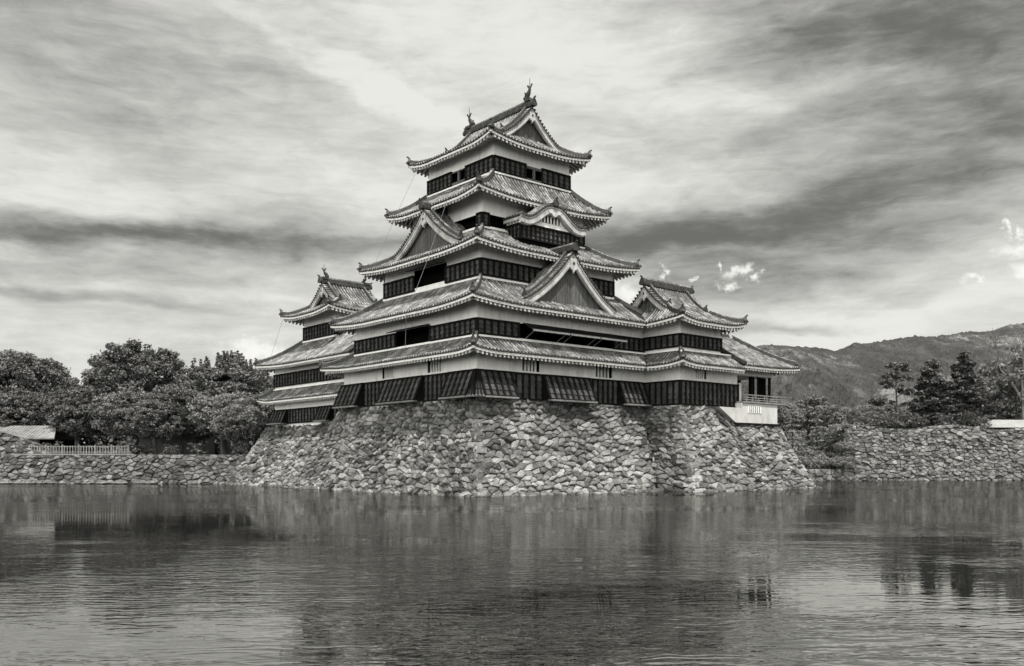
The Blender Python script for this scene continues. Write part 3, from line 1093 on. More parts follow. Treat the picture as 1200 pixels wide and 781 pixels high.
# ------------------------------------------------------------------ ground, water, hills
random.seed(7)
rng = np.random.default_rng(11)


def build_ground():
    mb = MB()
    S = 6000
    mb.poly([(-S, -S, -1.6), (S, -S, -1.6), (S, S, -1.6), (-S, S, -1.6)])
    structure(mb.build('ground', M['earth']))
    mb = MB()
    mb.poly([(-900, -900, 0), (900, -900, 0), (900, 900, 0), (-900, 900, 0)])
    structure(mb.build('water', M['water']))
    # land behind the moat walls, rising from the left bank to the higher right bank
    mb = MB()
    cols = [(-900, 95.5, 2.95), (-60, 95.5, 2.95), (-27, 95.5, 2.95), (-24, 103, 3.2), (36, 114, 1.3), (39.5, 108.4, 1.4), (40.2, 108.4, 6.3), (70, 111.6, 6.3), (90, 113.8, 6.3), (900, 200, 6.3)]
    rows = []
    for (la, de, z) in cols:
        r = []
        for k, far in enumerate((0, 8, 25, 60, 200, 900, 4500)):
            s = 1 + far / 110.0
            r.append(at(la * s, de + far, z + (2.5 if z < 2.8 and far >= 25 else 0)))
        rows.append(r)
    mb.grid(rows)
    structure(mb.build('land', M['moss']))
    # castle platform
    mb = MB()
    mb.box(0.3, 0.3, 0.0, 24, 20.2, 7.0)
    mb.box(18.8, -3.6, 0.0, 25, 10, 6.95)
    mb.box(25.0, -3.6, 0.0, 31.8, 10, 5.75)
    mb.box(1.8, 19, 0.0, 14, 38.3, 5.9)
    structure(mb.build('castle_ground', M['earth']))


build_ground()


def build_hills():
    prof = [(640, 416), (760, 413), (905, 411), (930, 411), (948, 412), (963, 414), (981, 417), (990, 413), (1000, 408.5), (1015, 408), (1050, 404), (1075, 401), (1110, 399), (1135, 396), (1165, 394), (1180, 389), (1200, 385), (1240, 378), (1300, 372), (1400, 385), (1500, 400)]
    mid = [(640, 470), (860, 452), (905, 446), (940, 441), (958, 441), (985, 455), (1010, 474), (1040, 486), (1100, 492), (1500, 495)]
    mid2 = [(640, 520), (960, 505), (1010, 474), (1040, 455), (1070, 442), (1110, 436), (1160, 430), (1200, 424), (1300, 415), (1500, 430)]
    layers = [(prof, 2300, 800), (mid2, 1500, 430), (mid, 1050, 330)]
    rr = np.random.default_rng(5)
    K = [(rr.normal(0, 1, 2), rr.uniform(0, 6.28), f) for f in (0.004, 0.006, 0.009, 0.013, 0.02, 0.03) for _ in range(4)]

    def nz(x, y):
        v = 0.0
        for k, ph, f in K:
            k2 = k / (np.linalg.norm(k) + 1e-6) * f
            v += math.sin(6.283 * (k2[0] * x + k2[1] * y) + ph) * 0.05 / f * 0.05
        return v
    mb = MB()
    rows = []
    deps = [560 + 13 * k for k in range(150)]
    pxs = list(range(560, 1700, 4))
    rough = rr.normal(0, 1, (len(deps), len(pxs)))
    for jd, de in enumerate(deps):
        r = []
        for jx, x in enumerate(pxs):
            la = (x - 600) / 1050.0 * de
            z = 0.0
            for (pf, d0, w) in layers:
                y = float(np.interp(x, [p[0] for p in pf], [p[1] for p in pf]))
                top = 2.6 + (538 - y) / 1050.0 * d0
                u = (de - d0) / w
                z = max(z, top * math.exp(-u * u * (1.0 if u < 0 else 2.0)))
            z *= min(1.0, max(0.0, (x - 560) / 200.0)) * min(1.0, max(0.0, (1700 - x) / 280.0))
            z += nz(la, de) * min(1.0, z / 40.0) * 2.2
            z += 2.1 * rough[jd, jx] * min(1.0, z / 25.0)
            r.append(at(la, de, max(0.5, z)))
        rows.append(r)
    mb.grid(rows)
    structure(mb.build('hills', M['hill']))


build_hills()

# ------------------------------------------------------------------ stone walls


def clip(poly, a, b, c):
    """keep the part of the polygon where a x + b y <= c"""
    out = []
    n = len(poly)
    for i in range(n):
        p, q = poly[i], poly[(i + 1) % n]
        dp, dq = a * p[0] + b * p[1] - c, a * q[0] + b * q[1] - c
        if dp <= 0:
            out.append(p)
        if (dp < 0 < dq) or (dq < 0 < dp):
            t = dp / (dp - dq)
            out.append((p[0] + (q[0] - p[0]) * t, p[1] + (q[1] - p[1]) * t))
    return out


def cells(w, h, cw, ch, rnd):
    nx, ny = max(1, int(w / cw)), max(1, int(h / ch))
    sx, sy = w / nx, h / ny
    pts = {}
    for j in range(-1, ny + 1):
        for i in range(-1, nx + 1):
            if rnd.random() < 0.20 and 0 <= i < nx:
                continue
            pts[(i, j)] = ((i + 0.5 + 0.5 * (j % 2) - 0.25 + rnd.uniform(-0.40, 0.40)) * sx, (j + 0.5 + rnd.uniform(-0.42, 0.42)) * sy)
    out = []
    for (i, j), p in pts.items():
        poly = [(0, 0), (w, 0), (w, h), (0, h)]
        tilt = rnd.uniform(-0.25, 0.25)
        for dj in range(-2, 3):
            for di in range(-3, 4):
                q = pts.get((i + di, j + dj))
                if q is None or (di == 0 and dj == 0):
                    continue
                # distance measured with the cell's own proportions
                ax, ay = (q[0] - p[0]) / (sx * sx), (q[1] - p[1]) / (sy * sy)
                mx, my = 0.5 * (p[0] + q[0]), 0.5 * (p[1] + q[1])
                poly = clip(poly, ax, ay, ax * mx + ay * my)
                if len(poly) < 3:
                    break
            if len(poly) < 3:
                break
        if len(poly) >= 3:
            ar = 0.5 * abs(sum(poly[k][0] * poly[(k + 1) % len(poly)][1] - poly[(k + 1) % len(poly)][0] * poly[k][1] for k in range(len(poly))))
            if ar > 0.03 * cw * ch:
                out.append(poly)
    return out


def stone_face(mb, fn, w, h, cw, ch, rnd, bulge=(0.04, 0.14), gap=0.020, tilt=0.36, mi=0, mj=1, jut=0.10):
    """stones over the patch fn(x, y, n) with x in 0..w, y in 0..h, n outwards"""
    nx, ny = max(4, int(w / 1.2)), 10
    mb.grid([[fn(w * i / nx, h * j / ny, -0.10) for i in range(nx + 1)] for j in range(ny + 1)], mj)
    for poly in cells(w, h, cw, ch, rnd):
        # drop very short edges, cut the corners once
        P = []
        for k in range(len(poly)):
            a, b = poly[k], poly[(k + 1) % len(poly)]
            if math.hypot(a[0] - b[0], a[1] - b[1]) > 0.05:
                u, v = rnd.uniform(0.06, 0.2), rnd.uniform(0.8, 0.94)
                P.append((a[0] + (b[0] - a[0]) * u, a[1] + (b[1] - a[1]) * u))
                P.append((a[0] + (b[0] - a[0]) * v, a[1] + (b[1] - a[1]) * v))
        if len(P) < 5:
            continue
        n = len(P)
        cx, cy = sum(p[0] for p in P) / n, sum(p[1] for p in P) / n
        sz = min(1.0, math.sqrt((max(p[0] for p in P) - min(p[0] for p in P)) * (max(p[1] for p in P) - min(p[1] for p in P))) / 0.7)
        g = rnd.uniform(gap * 0.5, gap * 1.6)
        b = rnd.uniform(*bulge) * sz
        j = rnd.uniform(-jut, jut)
        tx, ty = rnd.uniform(-tilt, tilt), rnd.uniform(-tilt, tilt * 0.6)
        i0 = len(mb.v)

        def lay(f, d, nz):
            for p in P:
                L = math.hypot(p[0] - cx, p[1] - cy) + 1e-6
                k = max(0.05, 1 - g / L) * f
                x, y = cx + (p[0] - cx) * k, cy + (p[1] - cy) * k
                mb.v.append(tuple(fn(x, y, d + (tx * (x - cx) + ty * (y - cy)) * (1 if d > -0.05 else 0) + rnd.uniform(-nz, nz))))
        lay(1.0, -0.16, 0)
        lay(1.0, j - 0.02, 0.015)
        lay(0.90, j + b * 0.62, 0.025)
        lay(0.56, j + b, 0.035)
        mb.v.append(tuple(fn(cx, cy, j + b * 1.05)))
        for r in range(3):
            for k in range(n):
                a0, a1 = i0 + r * n + k, i0 + r * n + (k + 1) % n
                mb.f.append((a0, a1, a1 + n, a0 + n))
                mb.mi.append(mi)
        for k in range(n):
            mb.f.append((i0 + 3 * n + k, i0 + 3 * n + (k + 1) % n, i0 + 4 * n))
            mb.mi.append(mi)


def corner_blocks(mb, edge, da, db, z0, z1, rnd, mi=0, hstep=0.5):
    """long dressed stones laid crosswise up a corner, edges worn round"""
    z = z0
    k = 0
    da, db = Vector(da), Vector(db)
    while z < z1 - 0.2:
        h = min(hstep * rnd.uniform(0.75, 1.3), z1 - z)
        la, lb = (1.25, 0.55) if k % 2 else (0.5, 1.15)
        la *= rnd.uniform(0.75, 1.2)
        lb *= rnd.uniform(0.75, 1.2)
        out = -(da + db) * rnd.uniform(0.05, 0.13)
        bm = bmesh.new()
        vs = []
        for zz in (z + 0.015, z + h - 0.015):
            c = Vector(edge(zz)) + out
            j = lambda s=0.07: Vector((rnd.uniform(-s, s), rnd.uniform(-s, s), rnd.uniform(-s, s)))
            vs += [bm.verts.new(p) for p in (c + j(), c + da * la + j(), c + da * la + db * lb, c + db * lb + j())]
        for q in ((3, 2, 1, 0), (4, 5, 6, 7), (0, 1, 5, 4), (1, 2, 6, 5), (2, 3, 7, 6), (3, 0, 4, 7)):
            bm.faces.new([vs[n] for n in q])
        bmesh.ops.bevel(bm, geom=list(bm.edges), offset=0.10, segments=2, profile=0.6, affect='EDGES')
        bmesh.ops.subdivide_edges(bm, edges=[e for e in bm.edges if e.calc_length() > 0.35], cuts=2, use_grid_fill=True)
        for v in bm.verts:
            v.co += Vector((rnd.uniform(-1, 1), rnd.uniform(-1, 1), rnd.uniform(-1, 1))) * 0.025
        bm.verts.index_update()
        i0 = len(mb.v)
        mb.v += [tuple(v.co) for v in bm.verts]
        for f in bm.faces:
            mb.f.append(tuple(i0 + v.index for v in f.verts))
            mb.mi.append(mi)
        bm.free()
        z += h
        k += 1


def pr(z, H, e=1.2):
    return max(0.0, 1 - z / H) ** e


def build_stone_base():
    R = random.Random(3)
    mb = MB()
    Z0 = -0.7
    OX, OY = 3.0, 4.0

    def patch(pa, pb, ztop, w, nrm, cw=0.62, ch=0.37, H=7.1, **kw):
        """between two slanting edges pa(z), pb(z)"""
        nv = Vector(nrm).normalized()

        def fn(x, y, n):
            s = x / w
            zt = ztop(s) if callable(ztop) else ztop
            t = y / hh
            z = Z0 + (zt - Z0) * t
            a, b = Vector(pa(z)), Vector(pb(z))
            return a + (b - a) * s + nv * n
        ztm = ztop(0) if callable(ztop) else ztop
        hh = math.hypot(ztm - Z0, 4.5)
        stone_face(mb, fn, w, hh, cw, ch, R, **kw)
    H = 7.1
    kA = lambda z: (-OX * pr(z, H), -OY * pr(z, H), z)                    # near corner of the keep
    kL = lambda z: (-OX * pr(z, H), 20.4 + 4.0 * pr(z, H), z)             # its far left corner
    kV = lambda z: (18.49 - OX * pr(z, H), -OY * pr(z, H), z)             # inner corner beside the turret
    aC = lambda z: (18.49 - OX * pr(z, H), -3.95 - OY * pr(z, H), z)      # turret corner
    aR = lambda z: (32.0 + 0.9 * pr(z, 5.9), -3.95 - OY * pr(z, H), z)    # right end
    iN = lambda z: (1.5 - 4.6 * pr(z, 6.0, 1.1), 17.0, z)
    iL = lambda z: (1.5 - 4.6 * pr(z, 6.0, 1.1), 38.6, z)
    patch(kA, kL, H, 26.0, (-0.88, 0, 0.45))
    patch(kA, kV, H, 18.5, (0, -0.84, 0.54))
    patch(kV, aC, H, 4.6, (-0.88, 0, 0.45))

    def ztop(s):
        x = 18.49 + s * 13.6
        return float(np.interp(x, [0, 23.3, 25.7, 40], [7.1, 7.1, 5.9, 5.9]))
    patch(aC, aR, ztop, 15.2, (0, -0.84, 0.54))
    patch(kL, lambda z: (6.0, 20.4 + 4.0 * pr(z, H), z), H, 7.0, (0, 0.84, 0.54))
    patch(iN, iL, 6.0, 21.0, (-0.80, 0, 0.6), cw=0.56, ch=0.33)
    patch(iL, lambda z: (12.0, 38.6, z), 6.0, 12.0, (0, 1, 0.1))
    patch(aR, lambda z: (32.0 + 0.9 * pr(z, 5.9), 8.0, z), 5.9, 13.0, (0.95, 0, 0.3))
    corner_blocks(mb, kA, (1, 0, 0), (0, 1, 0), -0.5, 7.05, R)
    corner_blocks(mb, kL, (1, 0, 0), (0, -1, 0), -0.5, 7.05, R)
    corner_blocks(mb, aC, (1, 0, 0), (0, 1, 0), -0.5, 7.05, R)
    corner_blocks(mb, aR, (-1, 0, 0), (0, 1, 0), -0.5, 5.85, R)
    corner_blocks(mb, iL, (1, 0, 0), (0, -1, 0), -0.5, 5.95, R, hstep=0.42)
    # fallen stones along the waterline
    for k in range(95):
        s = R.random()
        if k < 48:
            p = Vector(kA(0)).lerp(Vector(kL(0)), s) if R.random() < 0.55 else Vector(kL(0)).lerp(Vector(iL(0)), s)
            p += Vector((-R.uniform(0.1, 0.7), 0, 0))
        elif k < 76:
            p = Vector(kA(0)).lerp(Vector(kV(0)), s) + Vector((0, -R.uniform(0.1, 0.8), 0))
        else:
            p = Vector(aC(0)).lerp(Vector(aR(0)), s) + Vector((0, -R.uniform(0.1, 0.8), 0))
        rock(mb, p + Vector((0, 0, -0.05)), R.uniform(0.18, 0.5), R)
    o = mb.build('stone_foundation', [M['stone'], M['joint']])
    tag(o, 'sloping base of rough fitted stones carrying the castle above the moat', 'stone base')


def rock(mb, p, r, R, mi=0, flat=0.6):
    """a faceted boulder"""
    i = len(mb.v)
    rings = 4
    n = 8
    ex, ey = R.uniform(0.8, 1.35), R.uniform(0.8, 1.2)
    rot = R.uniform(0, 6.28)
    for k in range(rings + 1):
        ph = -math.pi / 2 + math.pi * (k + 0.001) / (rings + 0.002)
        for j in range(n):
            th = 2 * math.pi * j / n + (k % 2) * 0.4
            rr = r * R.uniform(0.82, 1.12)
            x, y = math.cos(th) * math.cos(ph) * ex, math.sin(th) * math.cos(ph) * ey
            mb.v.append((p.x + rr * (x * math.cos(rot) - y * math.sin(rot)), p.y + rr * (x * math.sin(rot) + y * math.cos(rot)), p.z + rr * math.sin(ph) * flat))
    for k in range(rings):
        for j in range(n):
            a, b = i + k * n + j, i + k * n + (j + 1) % n
            mb.f.append((a, b, b + n, a + n))
            mb.mi.append(mi)


build_stone_base()


def build_banks():
    R = random.Random(8)
    F3 = Vector((FX, FY, 0))
    # left bank
    mb = MB()

    def left(x, y, n):
        la = -104 + x
        t = y / 3.9
        return at(la, 93.2 + 1.6 * t - n, -0.7 + 3.75 * t)
    stone_face(mb, left, 80.0, 3.9, 0.58, 0.36, R, gap=0.03, jut=0.14)
    mb.grid([[at(-104 + 80 * k / 30, 94.8, 3.0) for k in range(31)], [at(-104 + 80 * k / 30, 95.8, 3.0) for k in range(31)]], 1)
    o = mb.build('moat_wall', [M['bank'], M['joint']])
    tag(o, 'low mossy stone moat wall below the fence and leafy trees', 'moat wall')
    # raised pile at its left end
    mb = MB()

    def pile(x, y, n):
        la = -62 + x
        top = 3.2 + 2.5 * min(1.0, max(0.0, (13.2 - x) / 6.5)) ** 0.7
        t = y / 2.6
        return at(la, 94.6 + 1.2 * t - n, 2.7 + (top - 2.7) * t)
    stone_face(mb, pile, 13.2, 2.6, 0.6, 0.36, R, gap=0.03, jut=0.18)
    o = mb.build('stone_pile', [M['bank'], M['joint']])
    tag(o, 'raised rough stone heap on the bank beside the pale-roofed shed', 'stone heap')
    # right bank with its left return
    mb = MB()

    def right(x, y, n):
        la = 40.2 + x
        t = y / 7.4
        return at(la + (1 - t) * -0.6 * max(0, 1 - x / 6), 106.6 + 0.085 * x + 1.6 * t - n, -0.7 + 7.2 * t + 0.25 * math.sin(la * 0.5) * t)
    stone_face(mb, right, 62.0, 7.4, 0.62, 0.34, R, gap=0.02, jut=0.13)

    def ret(x, y, n):
        t = y / 7.4
        return at(40.2 - (1 - t) * 0.6 - n, 106.6 + 1.6 * t + x, -0.7 + 7.2 * t)
    stone_face(mb, ret, 12.0, 7.4, 0.62, 0.34, R)
    mb.grid([[at(40.2 + 2 * k, 108.1 + 0.17 * k, 6.42) for k in range(32)], [at(40.2 + 2 * k, 109.9 + 0.17 * k, 6.42) for k in range(32)]], 1)
    o = mb.build('moat_wall', [M['wall_stone'], M['joint']])
    tag(o, 'tall grey stone moat wall under the trained pines', 'moat wall')
    # low step between the castle base and that wall
    mb = MB()

    def step(x, y, n):
        t = y / 2.2
        return at(31.5 + x, 104.2 + 0.15 * x + 0.7 * t - n, -0.7 + 2.1 * t)
    stone_face(mb, step, 9.2, 2.2, 0.66, 0.4, R, jut=0.14)
    mb.grid([[at(31.5 + k, 104.9 + 0.15 * k, 1.4) for k in range(10)], [at(31.5 + k, 117.0, 1.5) for k in range(10)]], 1)
    o = mb.build('stone_step', [M['wall_stone'], M['joint']])
    tag(o, 'low stone step at the water between castle base and tall moat wall', 'stone step')


build_banks()

# ------------------------------------------------------------------ the keep
CX, CY = 9.16, 8.68


def build_keep():
    K = thing('castle_keep', 'tall black and white keep of five tiled roofs on the stone base', 'castle keep', (CX, CY, 7.0))
    # --- first storey
    fl, fr = Frame('-X', 0.0), Frame('-Y', 0.0)
    winL = [(11.35, 12.94, 9.38, 10.62), (4.49, 6.27, 9.38, 10.62)]
    winR = [(4.42, 6.18, 9.38, 10.62), (12.44, 14.38, 9.38, 10.62)]
    w1 = wall_block(K, 0, 0, 18.49, 19.43, 7.0, 10.95, {'-X': winL, '-Y': winR})
    for h in winL:
        barred_window(w1, fl, *h)
    for h in winR:
        barred_window(w1, fr, *h)
    wall_block(w1, 0.012, 0.012, 18.3, 17.3, 10.95, 11.45, name='wall_head')
    clad_part(w1, fl, 0.0, 19.43, 7.15, 9.2, gaps=[(0, 3.15), (6.7, 12.2), (15.8, 19.43)])
    clad_part(w1, fr, 0.0, 18.4, 7.15, 9.2, gaps=[(0, 3.05), (6.45, 11.45), (15.0, 18.0)])
    flare(w1, fl, 0.0, 3.15, 7.22, 9.2, 0.85, left=False)
    flare(w1, fl, 6.7, 12.2, 7.22, 9.2)
    flare(w1, fl, 15.8, 19.43, 7.22, 9.2)
    flare(w1, fr, 0.0, 3.05, 7.22, 9.2, 0.85, left=False)
    flare(w1, fr, 6.45, 11.45, 7.22, 9.2)
    flare(w1, fr, 15.0, 18.0, 7.22, 9.2)
    mb = MB()   # mitred wedge closing the two corner bays
    mb.hexa([(0, 0, 7.22), (-1.01, 0, 7.22), (-1.01, -1.01, 7.22), (0, -1.01, 7.22), (0, 0, 9.2), (-0.2, 0, 9.2), (-0.2, -0.2, 9.2), (0, -0.2, 9.2)], 0)
    for q in (0.0, 0.34, 0.68, 1.0):
        for sx in (0, 1):
            lo, hi = -1.06 * q, -0.24 * q
            a, b = ((-1.06, lo, 7.2), (-0.24, hi, 9.2)) if sx == 0 else ((lo, -1.06, 7.2), (hi, -0.24, 9.2))
            mb.tube([a, b], 0.085, 4, 1)
    for k in range(1, 4):
        z = 7.22 + 1.98 * k / 4
        w = -(1.03 - 0.81 * k / 4)
        mb.tube([(w, 0, z), (w, w, z), (0, w, z)], 0.04, 4, 1)
    mb.tube([(-1.04, 0, 7.18), (-1.04, -1.04, 7.18), (0, -1.04, 7.18)], 0.09, 4, 2)
    mb.build('corner_bay', [M['board'], M['batten'], M['wood']], w1)
    seams(w1, fl, [0.9, 3.6, 7.6, 10.2, 14.0, 16.2, 18.4], 9.2, 11.2)
    seams(w1, fr, [0.9, 3.2, 8.5, 10.4, 11.6, 15.6], 9.2, 11.2)
    ring(K, (0, 0, 18.32, 17.36), (-1.6, -1.6, 19.9, 21.0), 11.7, 10.52, 1.6, up=0.28, hips=('--', '-+'),
         cut={'-Y': lambda W: (None, lambda d: 18.49 - 1.6 * d / W, None, 0.0), '+X': lambda W: (lambda d: 0.2 + 0 * d, None, 0.0, None)})
    # --- second storey
    op = [(5.87, 10.89, 11.85, 13.12)]
    opR = [(3.99, 14.54, 11.85, 13.0)]
    w2 = wall_block(K, 0, 0, 18.32, 17.36, 11.45, 15.0, {'-X': op, '-Y': opR})
    clad_part(w2, fl, 0, 17.36, 11.85, 13.0, rows=3, gaps=[(5.87, 10.89)])
    clad_part(w2, fr, 0, 18.3, 11.85, 13.0, rows=3, gaps=[(3.99, 14.54)])
    shutter(w2, fl, 5.9, 10.85, 13.25, 0.30, 1.0, edge=False)
    for a, b in ((4.4, 8.3), (8.4, 11.7), (11.8, 14.9)):
        shutter(w2, fr, a, b, 13.05, 0.62, 1.25)
    seams(w2, fl, [1.2, 3.9, 12.2, 14.4, 16.4], 13.0, 14.75)
    seams(w2, fr, [2.2, 4.4, 6.9, 9.3, 11.6, 13.8, 16.0], 13.0, 14.75)

    def t2cut(W):
        return (None, lambda d: min(16.48 + 3.47 * d / W, 16.9 + (W - d)), None, 0.0)
    ring(K, (1.84, 1.87, 16.48, 15.49), (-1.65, -1.6, 19.95, 19.0), 16.5, 14.12, 1.65, up=0.36,
         cut={'-Y': t2cut, '+X': lambda W: (lambda d: 1.87 - 1.9 * d / W, None, 0.0, None)}, hips=('--', '-+', '++'))
    rb = MB()
    pts = []
    for k in range(8):
        t = k / 7 * 0.62
        pts.append((16.48 + 3.47 * t, 1.87 - 3.47 * t, 16.5 - 2.38 * (t + 0.28 * t * (1 - t))))
    rb.sweep(pts, 0.36, 0.34)
    rb.build('hip_ridge', M['tile_dark'], K)
    gable(K, Frame('-Y', -0.35), 9.16, 4.75, 19.15, 15.0, 5.0, c=0.40, thick=0.52)
    # --- third storey
    fl3, fr3 = Frame('-X', 1.84), Frame('-Y', 1.87)
    op3 = [(6.3, 10.9, 16.95, 18.4)]
    w3 = wall_block(K, 1.84, 1.87, 16.48, 15.49, 16.2, 19.7, {'-X': op3})
    clad_part(w3, fl3, 1.87, 15.49, 16.7, 18.0, rows=3, gaps=[(6.3, 10.9)])
    clad_part(w3, fr3, 1.84, 16.48, 16.7, 18.0, rows=3)
    shutter(w3, fl3, 6.3, 10.9, 18.5, 0.25, 0.9, edge=False)
    ring(K, (3.54, 3.80, 14.78, 13.56), (0.14, 0.19, 18.15, 17.15), 21.0, 18.82, 1.7, up=0.38)
    gable(K, Frame('-X', 1.65), 8.68, 4.35, 23.1, 19.9, 3.0, c=0.40, thick=0.46)
    # --- fourth storey with the curved gable bay
    fl4, fr4 = Frame('-X', 3.54), Frame('-Y', 3.80)
    op4 = [(4.4, 12.9, 21.2, 22.15)]
    op4r = [(4.1, 7.0, 21.2, 22.15)]
    w4 = wall_block(K, 3.54, 3.80, 14.78, 13.56, 20.6, 24.5, {'-X': op4, '-Y': op4r})
    clad_part(w4, fl4, 3.8, 13.56, 21.1, 22.2, rows=3, gaps=[(4.4, 12.9)])
    clad_part(w4, fr4, 3.54, 14.78, 21.1, 22.2, rows=3, gaps=[(4.1, 7.0)])
    curved_bay(K)
    ring(K, (4.94, 4.13, 13.38, 13.23), (1.79, 2.1, 16.53, 15.3), 25.72, 23.45, (1.75, 1.7), up=0.42)
    # --- fifth storey
    fl5, fr5 = Frame('-X', 4.94), Frame('-Y', 4.13)
    o5 = [(7.7, 8.58, 26.1, 26.92), (8.78, 9.74, 26.1, 26.92)]
    o5r = [(8.28, 9.13, 25.98, 26.80), (9.3, 10.14, 25.98, 26.80)]
    w5 = wall_block(K, 4.94, 4.13, 13.38, 13.23, 25.4, 28.7, {'-X': o5, '-Y': o5r})
    clad_part(w5, fl5, 4.13, 13.23, 25.85, 27.1, 0.60, 3, gaps=[(7.7, 9.74)])
    clad_part(w5, fr5, 4.94, 13.38, 25.85, 27.1, 0.60, 3, gaps=[(8.28, 10.14)])
    for F, lo, hi, hs in ((fl5, 7.7, 9.74, o5), (fr5, 8.28, 10.14, o5r)):
        mb = MB()
        z0, z1 = hs[0][2], hs[0][3]
        mb.fbox(F, lo, hi, 0.02, 0.12, 25.85, z0, 0)
        mb.fbox(F, lo, hi, 0.02, 0.12, z1, 27.0, 0)
        mb.fbox(F, hs[0][1], hs[1][0], 0.0, 0.16, z0, z1, 0)
        mb.build('window_frame', M['plank'], w5)
    sk, _ = ring(K, (6.3, 4.6, 12.02, 12.75), (3.58, 2.83, 14.74, 14.53), 29.45, 28.22, 1.33, up=0.46, flash=False)
    for F in (Frame('-Y', 4.6), Frame('+Y', 12.75)):
        gable(sk, F, 9.16, 2.86, 32.15, 29.5, 4.08, c=0.36, thick=0.42)
    roof_fish(K, (9.16, 4.55, 32.80), (0, 1), 1.2)
    roof_fish(K, (9.16, 12.8, 32.80), (0, -1), 1.2)
    # lightning cables down the left face
    mb = MB()
    mb.tube([(3.6, 12.9, 28.1), (1.75, 13.6, 23.6)], 0.014, 5)
    mb.tube([(1.75, 13.6, 23.6), (0.2, 14.6, 19.3)], 0.014, 5)
    mb.build('lightning_cable', M['metal'], K)
    mb = MB()
    mb.tube([(1.9, 6.3, 23.4), (0.1, 6.3, 18.7)], 0.014, 5)
    mb.tube([(0.1, 6.3, 18.6), (-1.6, 6.7, 14.2)], 0.016, 5)
    mb.tube([(-1.62, 6.9, 14.0), (-1.55, 7.2, 10.7)], 0.016, 5)
    mb.build('lightning_cable', M['metal'], K)


